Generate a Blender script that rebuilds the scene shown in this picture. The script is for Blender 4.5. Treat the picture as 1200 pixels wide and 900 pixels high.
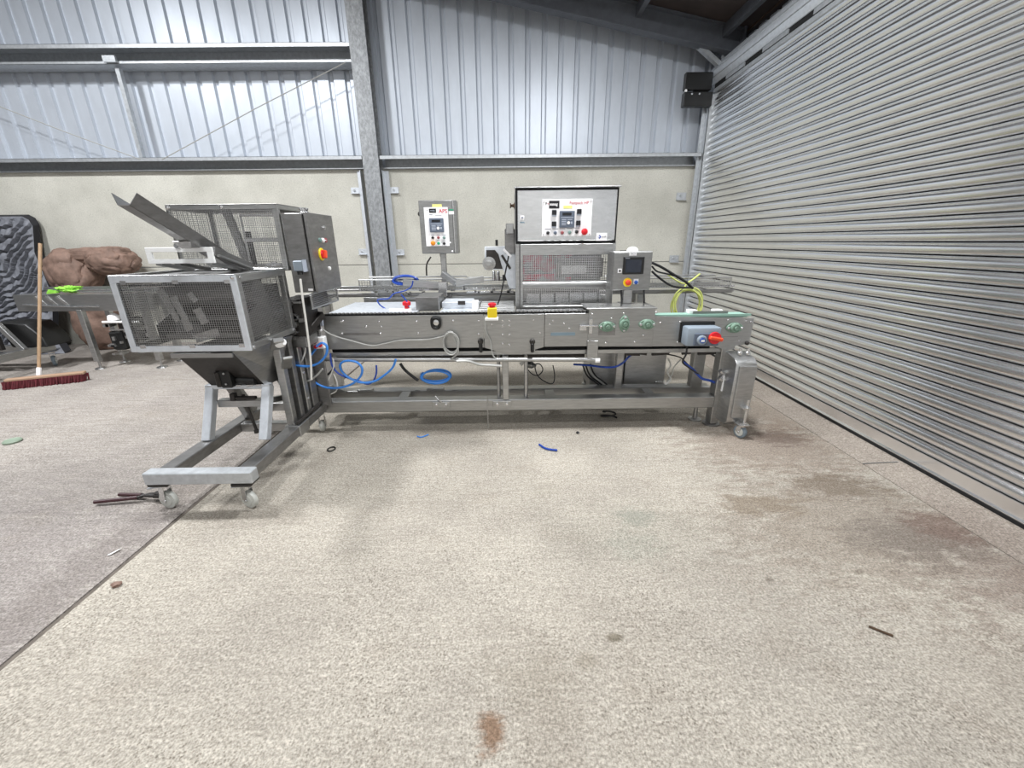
import bpy, bmesh, math, random
from mathutils import Vector, Matrix, noise
random.seed(7)
R=math.radians
C=bpy.context.scene.collection
for o in list(bpy.data.objects): bpy.data.objects.remove(o)

# ------------------------------------------------------------------ camera
cam_d=bpy.data.cameras.new('camera'); cam=bpy.data.objects.new('camera',cam_d); C.objects.link(cam)
cam_d.sensor_width=36.0; cam_d.sensor_fit='HORIZONTAL'; cam_d.lens=36.0*481.36/1200.0
cam_d.clip_start=0.05; cam_d.clip_end=100
rx,ux,bx=(0.999888,-0.011022,-0.010129),(0.013186,0.32814,0.944537),(-0.007087,-0.944565,0.328248)
cam.matrix_world=Matrix(((rx[0],ux[0],bx[0],0),(rx[1],ux[1],bx[1],0),(rx[2],ux[2],bx[2],1.5),(0,0,0,1)))
bpy.context.scene.camera=cam

# ------------------------------------------------------------------ world, lamps, exposure
w=bpy.data.worlds.new('world'); bpy.context.scene.world=w; w.use_nodes=True
w.node_tree.nodes['Background'].inputs[0].default_value=(0.8,0.85,0.9,1)
w.node_tree.nodes['Background'].inputs[1].default_value=0.3
vs=bpy.context.scene.view_settings
vs.view_transform='Standard'; vs.look='None'; vs.gamma=1.0; vs.use_curve_mapping=False
vs.exposure=-0.84
bpy.context.scene.cycles.max_bounces=8
def lamp(name,loc,power,sx,sy,tilt=(0,0,0),col=(0.96,0.98,1.0)):
    d=bpy.data.lights.new(name,'AREA'); d.shape='RECTANGLE'; d.size=sx; d.size_y=sy; d.energy=power; d.color=col
    o=bpy.data.objects.new(name,d); C.objects.link(o); o.location=loc; o.rotation_euler=[R(a) for a in tilt]
    return o
for (x,y,z,p) in ((-3.6,2.9,5.1,430),(0.9,3.0,4.22,300),(-0.6,4.3,4.45,28),(-1.2,-0.2,4.7,215),(-6.3,3.0,5.4,470),(-4.6,-4.2,5.3,240),(1.2,-4.2,4.25,240)):  # weak lamp nearest the back wall is added to fill the floor
    lamp('high_bay_and_fill_lamp',(x,y,z),p,0.45,0.45)

# ------------------------------------------------------------------ materials
def lin(h):
    h=h.lstrip('#'); out=[]
    for i in (0,2,4):
        c=int(h[i:i+2],16)/255.0
        out.append(c/12.92 if c<=0.04045 else ((c+0.055)/1.055)**2.4)
    return tuple(out)+(1.0,)
MATS={}
def mat(name,col,rough=0.5,metal=0.0,var=0.0,scale=8.0,stretch=(1,1,1),bump=0.0,bscale=None,emit=None,alpha=None,spec=None):
    m=bpy.data.materials.new(name); m.use_nodes=True; nt=m.node_tree; b=nt.nodes['Principled BSDF']
    c=lin(col) if isinstance(col,str) else col
    b.inputs['Base Color'].default_value=c; b.inputs['Roughness'].default_value=rough; b.inputs['Metallic'].default_value=metal
    if spec is not None: b.inputs['Specular IOR Level'].default_value=spec
    if var or bump:
        tc=nt.nodes.new('ShaderNodeNewGeometry'); mp=nt.nodes.new('ShaderNodeMapping'); mp.inputs['Scale'].default_value=stretch
        nt.links.new(tc.outputs['Position'],mp.inputs['Vector'])
        n=nt.nodes.new('ShaderNodeTexNoise'); n.inputs['Scale'].default_value=scale; n.inputs['Detail'].default_value=6; n.inputs['Roughness'].default_value=0.65
        nt.links.new(mp.outputs[0],n.inputs['Vector'])
        if var:
            r=nt.nodes.new('ShaderNodeValToRGB'); r.color_ramp.elements[0].position=0.3; r.color_ramp.elements[1].position=0.72
            r.color_ramp.elements[0].color=tuple(x*(1-var) for x in c[:3])+(1,); r.color_ramp.elements[1].color=tuple(min(1,x*(1+var)) for x in c[:3])+(1,)
            nt.links.new(n.outputs['Fac'],r.inputs[0]); nt.links.new(r.outputs[0],b.inputs['Base Color'])
        if bump:
            n2=n
            if bscale:
                n2=nt.nodes.new('ShaderNodeTexNoise'); n2.inputs['Scale'].default_value=bscale; n2.inputs['Detail'].default_value=4
                nt.links.new(mp.outputs[0],n2.inputs['Vector'])
            bp=nt.nodes.new('ShaderNodeBump'); bp.inputs['Strength'].default_value=bump; bp.inputs['Distance'].default_value=0.01
            nt.links.new(n2.outputs['Fac'],bp.inputs['Height']); nt.links.new(bp.outputs[0],b.inputs['Normal'])
    if emit:
        b.inputs['Emission Color'].default_value=lin(emit); b.inputs['Emission Strength'].default_value=1.0
    MATS[name]=m; return m
steel=mat('stainless_steel',(0.44,0.44,0.435,1),0.36,0.92,0.16,14,(1,1,6),0.04)
steelx=mat('stainless_steel_brushed_lengthways',(0.40,0.40,0.395,1),0.36,0.92,0.14,9,(1,6,9),0.04)
steeld=mat('dull_stainless_steel',(0.27,0.265,0.26,1),0.42,0.85,0.22,10,(1,1,3),0.04)
steelb=mat('bright_stainless_steel',(0.68,0.68,0.68,1),0.26,0.95,0.10,12,(1,1,4),0.03)
galv=mat('galvanised_steel',(0.50,0.52,0.54,1),0.45,0.6,0.16,22,(1,1,1),0.03)
galvl=mat('pale_galvanised_steel',(0.66,0.69,0.73,1),0.42,0.5,0.10,22)
column_m=mat('weathered_galvanised_column',(0.30,0.31,0.32,1),0.55,0.5,0.35,34,(1,1,0.6),0.06)
clad=mat('light_blue_grey_cladding',(0.56,0.60,0.66,1),0.42,0.3,0.06,5,(1,1,0.4))
shut=mat('galvanised_shutter_steel',(0.86,0.865,0.87,1),0.21,0.97,0.04,5,(1,1,2))
steelm=mat('mid_grey_stainless',(0.31,0.31,0.305,1),0.40,0.85,0.14,12,(1,1,4),0.03)
white=mat('white_plastic','#f1f1f0',0.4); offw=mat('off_white_print','#f4f2f3',0.35)
black=mat('black_plastic','#141414',0.45); dark=mat('dark_gap_rubber','#0d0d0e',0.8)
greyp=mat('grey_plastic','#8a95a0',0.45); keyp=mat('keypad_slate','#5d6675',0.45); keyl=mat('keypad_pale_keys','#aeb5c2',0.45)
disp=mat('dark_display','#15171c',0.12); screen=mat('touch_screen_glass','#2c313c',0.1)
yellow=mat('signal_yellow','#f0d21c',0.4); red=mat('signal_red','#d0202c',0.35); orange=mat('signal_orange','#e8502a',0.35); amber=mat('amber_button','#e08a1e',0.4)
blue=mat('switch_blue','#1e4fa0',0.4); green=mat('button_green','#1f9a72',0.4)
bearg=mat('sea_green_bearing_enamel','#7b9584',0.4,0.1,0.15,30); beltg=mat('pale_green_belt','#8fb3a5',0.6,0,0.1,12)
hose_b=mat('blue_air_hose','#3c84d8',0.35); hose_d=mat('deep_blue_air_hose','#23459c',0.35); hose_k=mat('black_cable_jacket','#17171a',0.5)
hose_g=mat('grey_cable_jacket','#a6a6a2',0.5); hose_w=mat('white_cable_jacket','#dcdad4',0.5); hose_y=mat('yellow_green_cable','#cfd77c',0.45); braid=mat('silver_braided_sleeve','#b8b8b4',0.4,0.5)
wood=mat('pale_wood','#a3876a',0.6,0,0.2,9,(6,6,0.6)); bris=mat('dark_red_bristle','#561a22',0.85,0,0.45,60,(1,1,0.2)); broomw=mat('broom_stock_wood','#a88a72',0.7)
gloveg=mat('lime_green_cloth','#8fd04a',0.7,0,0.15,20); bagb=mat('blue_plastic_sheet','#3f83c8',0.35,0,0.25,20)
rockg=mat('blue_grey_rock_finish','#75777e',0.62,0,0.30,11,(1,1,1),0.35,40)
rockb=mat('red_brown_rock_finish','#80685c',0.75,0,0.40,7,(1,1,1),0.4,30)
rockbase=mat('dark_rock_edge','#26262a',0.8)
wheelm=mat('pale_nylon_wheel','#b9bab4',0.45,0,0.1,20); rubber=mat('grey_rubber_tyre','#6d7880',0.55)
dkmetal=mat('dark_oily_and_shaded_metal','#3a3735',0.5,0.5,0.3,20); redgrip=mat('dark_red_grip','#3c1c20',0.5)  # dark metal also carries shade on the hopper front and inside the cage
rusty=mat('rust_brown_steel','#54402f',0.7,0.2,0.3,20)
pinkf=None
lab_blue=mat('print_blue','#7d909b',0.4); lab_yel=mat('print_pale_yellow','#e9e58c',0.4); pred=mat('print_red','#c63a48',0.4); pblk=mat('print_black','#17161a',0.4); pgry=mat('print_grey','#8c8f98',0.4); darkroof=mat('dark_brown_roof_sheet','#3d3431',0.7,0.1,0.25,4)
rafterm=mat('grey_rafter_steel','#5d6066',0.55,0.3,0.15,10)

def nodes(m): return m.node_tree.nodes, m.node_tree.links
# concrete wall
def concrete_wall():
    m=bpy.data.materials.new('cast_concrete_wall'); m.use_nodes=True; n,l=nodes(m); b=n['Principled BSDF']; b.inputs['Roughness'].default_value=0.85
    g=n.new('ShaderNodeNewGeometry')
    a=n.new('ShaderNodeTexNoise'); a.inputs['Scale'].default_value=1.6; a.inputs['Detail'].default_value=8; a.inputs['Roughness'].default_value=0.6
    l.new(g.outputs['Position'],a.inputs['Vector'])
    r=n.new('ShaderNodeValToRGB'); r.color_ramp.elements[0].position=0.32; r.color_ramp.elements[1].position=0.68
    r.color_ramp.elements[0].color=lin('#b5b3aa'); r.color_ramp.elements[1].color=lin('#cbc9c0'); l.new(a.outputs['Fac'],r.inputs[0])
    v=n.new('ShaderNodeTexVoronoi'); v.inputs['Scale'].default_value=34; l.new(g.outputs['Position'],v.inputs['Vector'])
    r2=n.new('ShaderNodeValToRGB'); r2.color_ramp.elements[0].position=0.06; r2.color_ramp.elements[0].color=(0.42,0.41,0.39,1); r2.color_ramp.elements[1].position=0.20; r2.color_ramp.elements[1].color=(1,1,1,1)
    l.new(v.outputs['Distance'],r2.inputs[0])
    gate=n.new('ShaderNodeTexNoise'); gate.inputs['Scale'].default_value=5; l.new(g.outputs['Position'],gate.inputs['Vector'])
    gr=n.new('ShaderNodeValToRGB'); gr.color_ramp.elements[0].position=0.42; gr.color_ramp.elements[1].position=0.62; l.new(gate.outputs['Fac'],gr.inputs[0])
    mx=n.new('ShaderNodeMix'); mx.data_type='RGBA'; mx.blend_type='MULTIPLY'; l.new(gr.outputs[0],mx.inputs[0]); l.new(r.outputs[0],mx.inputs[6]); l.new(r2.outputs[0],mx.inputs[7])
    gn=n.new('ShaderNodeTexNoise'); gn.inputs['Scale'].default_value=60; gn.inputs['Detail'].default_value=5; gn.inputs['Roughness'].default_value=0.75; l.new(g.outputs['Position'],gn.inputs['Vector'])
    g3=n.new('ShaderNodeValToRGB'); g3.color_ramp.elements[0].position=0.36; g3.color_ramp.elements[1].position=0.62; g3.color_ramp.elements[0].color=(0.86,0.86,0.85,1); g3.color_ramp.elements[1].color=(1.08,1.08,1.07,1); l.new(gn.outputs['Fac'],g3.inputs[0])
    m4=n.new('ShaderNodeMix'); m4.data_type='RGBA'; m4.blend_type='MULTIPLY'; m4.inputs[0].default_value=1; l.new(mx.outputs[2],m4.inputs[6]); l.new(g3.outputs[0],m4.inputs[7])
    l.new(m4.outputs[2],b.inputs['Base Color'])
    f=n.new('ShaderNodeTexNoise'); f.inputs['Scale'].default_value=45; f.inputs['Detail'].default_value=4; l.new(g.outputs['Position'],f.inputs['Vector'])
    bp=n.new('ShaderNodeBump'); bp.inputs['Strength'].default_value=0.35; bp.inputs['Distance'].default_value=0.006; l.new(f.outputs['Fac'],bp.inputs['Height']); l.new(bp.outputs[0],b.inputs['Normal'])
    return m
concw=concrete_wall()
# concrete floor: base mottling, dark aggregate specks, brushed streaks, stains and darker patches with a place of their own
STAINS_AND_STRIPS=[(2.14,2.93,0.24,0.15,0.95,'#524a48'),(2.0,2.8,0.75,0.5,0.6,'#86766a'),(1.9,1.85,0.85,0.6,0.5,'#877a6d'),(2.3,1.4,0.4,0.5,0.4,'#86776e'),(0.7,1.85,0.5,0.3,0.22,'#969387'),(0.3,1.1,0.5,0.35,0.2,'#948b80'),(0.1,0.75,0.12,0.5,0.25,'#8f8579'),(1.50,2.06,0.28,0.12,0.6,'#857766'),(2.10,2.24,0.30,0.16,0.65,'#786b5d'),(2.15,1.76,0.42,0.20,0.68,'#7a7169'),(2.36,1.84,0.20,0.16,0.65,'#78635a'),
 (2.45,1.35,0.3,0.25,0.35,'#8b7a72'),(-0.075,0.885,0.050,0.065,0.9,'#856a55'),(0.285,1.12,0.06,0.035,0.40,'#8d8474'),(0.407,1.21,0.034,0.026,0.85,'#7a7264'),(0.72,1.96,0.13,0.09,0.5,'#8c8f84'),(0.64,1.74,0.16,0.12,0.3,'#989b90'),(0.05,1.05,0.16,0.10,0.3,'#9a9284'),
 (0.22,2.25,0.10,0.10,0.3,'#a09a8c'),(2.35,3.45,0.4,0.5,0.45,'#857365'),(-0.3,3.1,1.4,0.10,0.35,'#9a9186'),(1.1,3.2,0.8,0.12,0.4,'#8f867b'),(-1.45,2.0,0.35,0.10,0.35,'#8f877c'),(1.2,1.5,0.025,0.018,0.7,'#6f675c'),(1.65,1.53,0.03,0.02,0.6,'#736a5e'),(-0.73,1.43,0.02,0.015,0.5,'#8a8378'),(-0.89,1.7,0.015,0.012,0.5,'#857d72'),(1.9,1.0,0.5,0.3,0.22,'#a1968a'),(1.05,1.15,0.10,0.08,0.25,'#978d80')]  # includes darker strips along the frame beam and before the trolley
def floor_mat(name,ca,cb,marks,brush):
    m=bpy.data.materials.new(name); m.use_nodes=True; n,l=nodes(m); b=n['Principled BSDF']; b.inputs['Roughness'].default_value=0.82; b.inputs['Specular IOR Level'].default_value=0.3
    g=n.new('ShaderNodeNewGeometry'); P=g.outputs['Position']
    def tex(sc,det=6,rough=0.6,st=(1,1,1)):
        mp=n.new('ShaderNodeMapping'); mp.inputs['Scale'].default_value=st; l.new(P,mp.inputs['Vector'])
        t=n.new('ShaderNodeTexNoise'); t.inputs['Scale'].default_value=sc; t.inputs['Detail'].default_value=det; t.inputs['Roughness'].default_value=rough; l.new(mp.outputs[0],t.inputs['Vector']); return t
    def ramp(src,p0,p1,c0,c1):
        r=n.new('ShaderNodeValToRGB'); e=r.color_ramp.elements; e[0].position=p0; e[1].position=p1; e[0].color=c0; e[1].color=c1; l.new(src,r.inputs[0]); return r.outputs[0]
    def mix(f,a,b_,mode='MIX'):
        x=n.new('ShaderNodeMix'); x.data_type='RGBA'; x.blend_type=mode
        for s,i in ((f,0),(a,6),(b_,7)):
            if hasattr(s,'is_linked'): l.new(s,x.inputs[i])
            else: x.inputs[i].default_value=s
        return x.outputs[2]
    W,K=(1,1,1,1),(0,0,0,1)
    col=ramp(tex(1.1,8,0.62).outputs['Fac'],0.33,0.68,lin(ca),lin(cb))
    # coarse worn patches
    col=mix(ramp(tex(3.1,7,0.7).outputs['Fac'],0.55,0.72,K,(0.55,0.55,0.55,1)),col,lin('#a79d90'))
    # brushed streaks, running across the slab
    col=mix(brush,col,ramp(tex(5,6,0.7,(0.6,7,1)).outputs['Fac'],0.35,0.65,(0.66,0.65,0.64,1),W),'MULTIPLY')
    # small dark aggregate pits and pale sand grains
    v=n.new('ShaderNodeTexVoronoi'); v.inputs['Scale'].default_value=85; l.new(P,v.inputs['Vector'])
    pit=ramp(v.outputs['Distance'],0.16,0.36,W,K)
    gate=ramp(tex(2.4,5,0.6).outputs['Fac'],0.36,0.62,(0.15,0.15,0.15,1),W)
    pm=mix(1.0,pit,gate,'MULTIPLY')
    col=mix(pm,col,mix(1.0,col,(0.62,0.59,0.56,1),'MULTIPLY'))
    fine=ramp(tex(105,4,0.72).outputs['Fac'],0.36,0.64,(0.60,0.595,0.58,1),(1.28,1.28,1.28,1))
    col=mix(1.0,col,fine,'MULTIPLY')
    sn=tex(7,9,0.78,(1,2.2,1))
    grit=ramp(tex(34,6,0.75,(1,1.5,1)).outputs['Fac'],0.38,0.60,(0.80,0.79,0.775,1),(1.07,1.07,1.07,1))
    col=mix(1.0,col,grit,'MULTIPLY')
    for (x,y,a,c,k,hx) in marks:
        mp=n.new('ShaderNodeMapping'); mp.vector_type='POINT'; mp.inputs['Scale'].default_value=(1/a,1/c,0); mp.inputs['Location'].default_value=(-x/a,-y/c,0); l.new(P,mp.inputs['Vector'])
        ln=n.new('ShaderNodeVectorMath'); ln.operation='LENGTH'; l.new(mp.outputs[0],ln.inputs[0])
        ad=n.new('ShaderNodeMath'); ad.operation='MULTIPLY_ADD'; l.new(sn.outputs['Fac'],ad.inputs[0]); ad.inputs[1].default_value=3.6; l.new(ln.outputs['Value'],ad.inputs[2])
        f=ramp(ad.outputs[0],0,1,K,W)
        mr=n.new('ShaderNodeMapRange'); mr.inputs['From Min'].default_value=2.30; mr.inputs['From Max'].default_value=2.95; mr.inputs['To Min'].default_value=k; mr.inputs['To Max'].default_value=0; l.new(ad.outputs[0],mr.inputs['Value'])
        col=mix(mr.outputs[0],col,mix(1.0,mix(1.0,lin(hx),fine,'MULTIPLY'),grit,'MULTIPLY'))
    l.new(col,b.inputs['Base Color'])
    h=n.new('ShaderNodeMath'); h.operation='MULTIPLY_ADD'; l.new(pm,h.inputs[0]); h.inputs[1].default_value=-0.5; l.new(tex(60,5,0.7,(1,1.8,1)).outputs['Fac'],h.inputs[2])
    bp=n.new('ShaderNodeBump'); bp.inputs['Strength'].default_value=0.7; bp.inputs['Distance'].default_value=0.010; l.new(h.outputs[0],bp.inputs['Height']); l.new(bp.outputs[0],b.inputs['Normal'])
    return m
floor_r=floor_mat('worn_concrete_cream','#aca59b','#c6bfb3',STAINS_AND_STRIPS,0.35)
floor_l=floor_mat('brushed_concrete_grey','#aaa39e','#c1bab3',[(-2.8,1.5,1.3,0.9,0.5,'#8c8584'),(-3.2,2.4,1.6,0.35,0.3,'#8f8985'),(-2.1,1.6,0.16,1.2,0.5,'#857d79'),(-2.2,2.3,0.5,0.15,0.4,'#8d857e'),(-2.8,3.6,1.0,0.3,0.25,'#9b9388')],0.8)  # large greyer patches darken the near-left slab
floor_t=floor_mat('smooth_threshold_concrete','#a59b92','#b7ada2',[(2.5,1.8,0.25,0.35,0.4,'#8a7d74')],0.3)
def pink():
    m=bpy.data.materials.new('printed_film_pink_silver'); m.use_nodes=True; n,l=nodes(m); b=n['Principled BSDF']; b.inputs['Roughness'].default_value=0.3; b.inputs['Metallic'].default_value=0.3
    g=n.new('ShaderNodeNewGeometry'); t=n.new('ShaderNodeTexNoise'); t.inputs['Scale'].default_value=7; t.inputs['Detail'].default_value=3; l.new(g.outputs['Position'],t.inputs['Vector'])
    r=n.new('ShaderNodeValToRGB'); e=r.color_ramp.elements; e[0].position=0.44; e[0].color=lin('#b9b6bd'); e[1].position=0.62; e[1].color=lin('#d64a66'); l.new(t.outputs['Fac'],r.inputs[0]); l.new(r.outputs[0],b.inputs['Base Color']); return m
pinkf=pink()

# ------------------------------------------------------------------ mesh helpers
WLOC={}
class MB:
    def __init__(s): s.v=[]; s.f=[]
    def add(s,v,f):
        k=len(s.v); s.v+= [tuple(p) for p in v]; s.f+=[tuple(i+k for i in q) for q in f]; return s
    def box(s,x0,x1,y0,y1,z0,z1):
        return s.add([(x0,y0,z0),(x1,y0,z0),(x1,y1,z0),(x0,y1,z0),(x0,y0,z1),(x1,y0,z1),(x1,y1,z1),(x0,y1,z1)],
                     [(0,3,2,1),(4,5,6,7),(0,1,5,4),(1,2,6,5),(2,3,7,6),(3,0,4,7)])
    def bar(s,p,q,w,h,up=(0,0,1)):
        p,q=Vector(p),Vector(q); d=(q-p).normalized(); u=Vector(up)
        if abs(d.dot(u))>0.99: u=Vector((0,1,0))
        a=d.cross(u).normalized(); u=a.cross(d).normalized(); a*=w/2; u*=h/2
        V=[p-a-u,p+a-u,p+a+u,p-a+u,q-a-u,q+a-u,q+a+u,q-a+u]
        return s.add(V,[(0,1,2,3),(7,6,5,4),(1,0,4,5),(2,1,5,6),(3,2,6,7),(0,3,7,4)])
    def ring(s,c,d,r,n,up=None):
        d=Vector(d).normalized(); u=Vector((0,0,1)) if abs(d.z)<0.9 else Vector((1,0,0))
        a=d.cross(u).normalized(); b=a.cross(d).normalized()
        return [Vector(c)+a*r*math.cos(2*math.pi*i/n)+b*r*math.sin(2*math.pi*i/n) for i in range(n)]
    def cyl(s,p,q,r,n=16,r2=None):
        p,q=Vector(p),Vector(q); d=q-p; r2=r if r2 is None else r2
        V=s.ring(p,d,r,n)+s.ring(q,d,r2,n)
        F=[(i,(i+1)%n,n+(i+1)%n,n+i) for i in range(n)]+[tuple(range(n-1,-1,-1)),tuple(range(n,2*n))]
        F=[f[::-1] for f in F]
        return s.add(V,F)
    def lathe(s,p,d,prof,n=20):
        d=Vector(d).normalized(); V=[]
        for (t,r) in prof: V+=s.ring(Vector(p)+d*t,d,max(r,0.0005),n)
        m=len(prof); F=[]
        for k in range(m-1):
            for i in range(n): F.append((k*n+(i+1)%n,k*n+i,(k+1)*n+i,(k+1)*n+(i+1)%n))
        F.append(tuple(range(n))); F.append(tuple(range(m*n-1,(m-1)*n-1,-1)))
        return s.add(V,F)
    def tube(s,pts,r,n=8,closed=False):
        pts=[Vector(p) for p in pts]; m=len(pts); V=[]; F=[]; prev=None
        for i,p in enumerate(pts):
            a=pts[(i-1)%m] if (closed or i>0) else p; b=pts[(i+1)%m] if (closed or i<m-1) else p
            d=(b-a).normalized() if (b-a).length>1e-9 else Vector((0,0,1))
            if prev is None:
                u=Vector((0,0,1)) if abs(d.z)<0.9 else Vector((1,0,0)); x=d.cross(u).normalized()
            else:
                x=(prev-d*prev.dot(d)).normalized()
            prev=x; y=d.cross(x)
            for k in range(n): V.append(p+x*r*math.cos(2*math.pi*k/n)+y*r*math.sin(2*math.pi*k/n))
        for i in range(m if closed else m-1):
            j=(i+1)%m
            for k in range(n): F.append((i*n+k,i*n+(k+1)%n,j*n+(k+1)%n,j*n+k))
        if not closed: F.append(tuple(range(n-1,-1,-1))); F.append(tuple(range((m-1)*n,m*n)))
        return s.add(V,F)
    def prism(s,poly,axis,a,b):
        n=len(poly)
        def P(u,v,t): return (t,u,v) if axis=='x' else (u,t,v) if axis=='y' else (u,v,t)
        V=[P(u,v,a) for u,v in poly]+[P(u,v,b) for u,v in poly]
        return s.add(V,[tuple(range(n)),tuple(range(2*n-1,n-1,-1))]+[(i,n+i,n+(i+1)%n,(i+1)%n) for i in range(n)])
    def sheet(s,a,b,c,d,t):
        a,b,c,d=[Vector(p) for p in (a,b,c,d)]; nn=(b-a).cross(d-a).normalized()*t
        V=[a,b,c,d,a+nn,b+nn,c+nn,d+nn]
        return s.add(V,[(0,3,2,1),(4,5,6,7),(0,1,5,4),(1,2,6,5),(2,3,7,6),(3,0,4,7)])
    def mesh(s,a,ub,vb,nu,nv,r,lip=0.0):
        """woven wire panel: wires of radius r between corner a and edge vectors ub, vb"""
        a,ub,vb=Vector(a),Vector(ub),Vector(vb); nn=ub.cross(vb).normalized()
        for i in range(nu+1):
            p=a+ub*(i/nu); s.bar(p,p+vb,2*r,2*r,nn)
        for j in range(nv+1):
            p=a+vb*(j/nv)+nn*r; s.bar(p,p+ub,2*r,2*r,nn)
        return s
    def build(s,name,m,parent=None,bevel=0.0,kind=None,label=None,cat=None,group=None,fix=True,seg=1):
        me=bpy.data.meshes.new(name)
        xs=[p[0] for p in s.v]; ys=[p[1] for p in s.v]; zs=[p[2] for p in s.v]
        base=Vector(((min(xs)+max(xs))/2,(min(ys)+max(ys))/2,min(zs)))
        me.from_pydata([Vector(p)-base for p in s.v],[],s.f)
        if fix or bevel:
            bm=bmesh.new(); bm.from_mesh(me)
            if fix: bmesh.ops.recalc_face_normals(bm,faces=bm.faces)
            if bevel:
                e=[x for x in bm.edges if x.is_manifold and x.calc_face_angle(0)>0.6]
                bmesh.ops.bevel(bm,geom=e,offset=bevel,segments=seg,profile=0.5,affect='EDGES',clamp_overlap=True)
            bm.to_mesh(me); bm.free()
        me.materials.append(m)
        me.polygons.foreach_set('use_smooth',[True]*len(me.polygons)); me.set_sharp_from_angle(angle=R(35))
        o=bpy.data.objects.new(name,me); C.objects.link(o)
        place(o,base,parent); tag(o,label,cat,group,kind); return o
def place(o,world,parent=None):
    world=Vector(world); WLOC[o.name]=world
    if parent: o.parent=parent; o.location=world-WLOC[parent.name]
    else: o.location=world
def tag(o,label=None,cat=None,group=None,kind=None):
    if label: o['label']=label
    if cat: o['category']=cat
    if group: o['group']=group
    if kind: o['kind']=kind
def thing(name,loc,label=None,cat=None,group=None,kind=None):
    o=bpy.data.objects.new(name,None); C.objects.link(o); o.empty_display_size=0.1; place(o,loc); tag(o,label,cat,group,kind); return o
def copy_part(o,parent,world):
    c=o.copy(); C.objects.link(c); place(c,world,parent); return c
def copy_tree(o,offset,parent=None):
    c=o.copy(); C.objects.link(c); place(c,WLOC[o.name]+Vector(offset),parent)
    for ch in [x for x in bpy.data.objects if x.parent==o]: copy_tree(ch,offset,c)
    return c
def box(name,m,parent,x0,x1,y0,y1,z0,z1,bevel=0.0,**k): return MB().box(x0,x1,y0,y1,z0,z1).build(name,m,parent,bevel,**k)
def smooth(pts,n=8,closed=False):
    P=[Vector(p) for p in pts]; out=[]; m=len(P)
    for i in range(m if closed else m-1):
        if closed: a,b,c,d=P[(i-1)%m],P[i],P[(i+1)%m],P[(i+2)%m]
        else: a,b,c,d=P[max(i-1,0)],P[i],P[i+1],P[min(i+2,m-1)]
        for k in range(n):
            t=k/n; out.append(0.5*((2*b)+(c-a)*t+(2*a-5*b+4*c-d)*t*t+(3*b-a-3*c+d)*t**3))
    if not closed: out.append(P[-1])
    return out
def cable(name,m,pts,r,label=None,cat=None,group=None,parent=None,n=6,sub=7):
    return MB().tube(smooth(pts,sub),r,n).build(name,m,parent,label=label,cat=cat,group=group,fix=False)
def coil(c,ra,rb,turns,jit,axis='y',ph=0.0,tilt=0.0):
    pts=[]; N=int(20*turns)
    for i in range(N+1):
        a=ph+2*math.pi*i/20; k=1+jit*math.sin(i*0.37+ph); x,z=ra*k*math.cos(a),rb*k*math.sin(a); t=jit*0.4*math.sin(i*0.21)
        x,z=x*math.cos(tilt)-z*math.sin(tilt),x*math.sin(tilt)+z*math.cos(tilt)
        pts.append((c[0]+x,c[1]+t*0.5,c[2]+z) if axis=='y' else (c[0]+x,c[1]+z,c[2]+abs(t)*0.2))
    return pts
def text(name,s,size,c,m,parent,face='-y',bold=0.0,label=None,align='CENTER'):
    cu=bpy.data.curves.new(name,'FONT'); cu.body=s; cu.size=size; cu.align_x=align; cu.align_y='CENTER'; cu.extrude=0.0004; cu.offset=bold; cu.resolution_u=2
    t=bpy.data.objects.new('tmp',cu); C.objects.link(t); dg=bpy.context.evaluated_depsgraph_get()
    me=bpy.data.meshes.new_from_object(t.evaluated_get(dg)); bpy.data.objects.remove(t)
    me.materials.clear(); me.materials.append(m)
    me.transform(Matrix.Rotation(R(90),4,'X'))
    if face=='+x': me.transform(Matrix.Rotation(R(90),4,'Z'))
    o=bpy.data.objects.new(name,me); C.objects.link(o); place(o,c,parent)
    if label: o['label']=label
    return o
def bolts(parent,pts,r=0.008,d=(0,-1,0),m=None,name='bolt',h=0.007):
    """domed bolt heads, one object each, sharing one mesh"""
    first=None
    for p in pts:
        p=Vector(p)
        if first is None:
            first=MB().lathe(p,d,[(-0.001,r),(h*0.6,r),(h,r*0.55)],8).build(name,m or steelb,parent); off=WLOC[first.name]-p
        else: copy_part(first,parent,p+off)

# ------------------------------------------------------------------ setting: floor
floor=thing('floor',(0,2,0),kind='structure')
box('concrete_slab',floor_r,floor,-1.918,2.47,-7,6.62,-0.12,0.0)
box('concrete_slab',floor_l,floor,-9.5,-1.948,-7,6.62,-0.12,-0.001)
MB().prism([(-1.945,-0.05),(-1.918,-0.05),(-1.918,-0.010),(-1.935,-0.013),(-1.945,-0.006)],'y',-7,6.62).build('joint_filler',mat('joint_filler_brown_grey','#6f675f',0.9,0,0.3,20),floor)
box('threshold_strip',floor_t,floor,2.475,3.2,-7,6.62,-0.12,0.002)

# ------------------------------------------------------------------ setting: back wall
wb=thing('wall_back',(-3,6.6,0),kind='structure')
PX=[-9.5,-4.9,-2.07]   # panel ends left of the column
for (x0,x1) in ((-9.5,-1.95),(-1.95,3.1)):
    for (z0,z1) in ((-0.05,1.172),(1.180,2.50)):
        box('concrete_panel',concw,wb,x0+0.004,x1-0.004,6.60,6.70,z0,z1,0.006)
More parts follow.
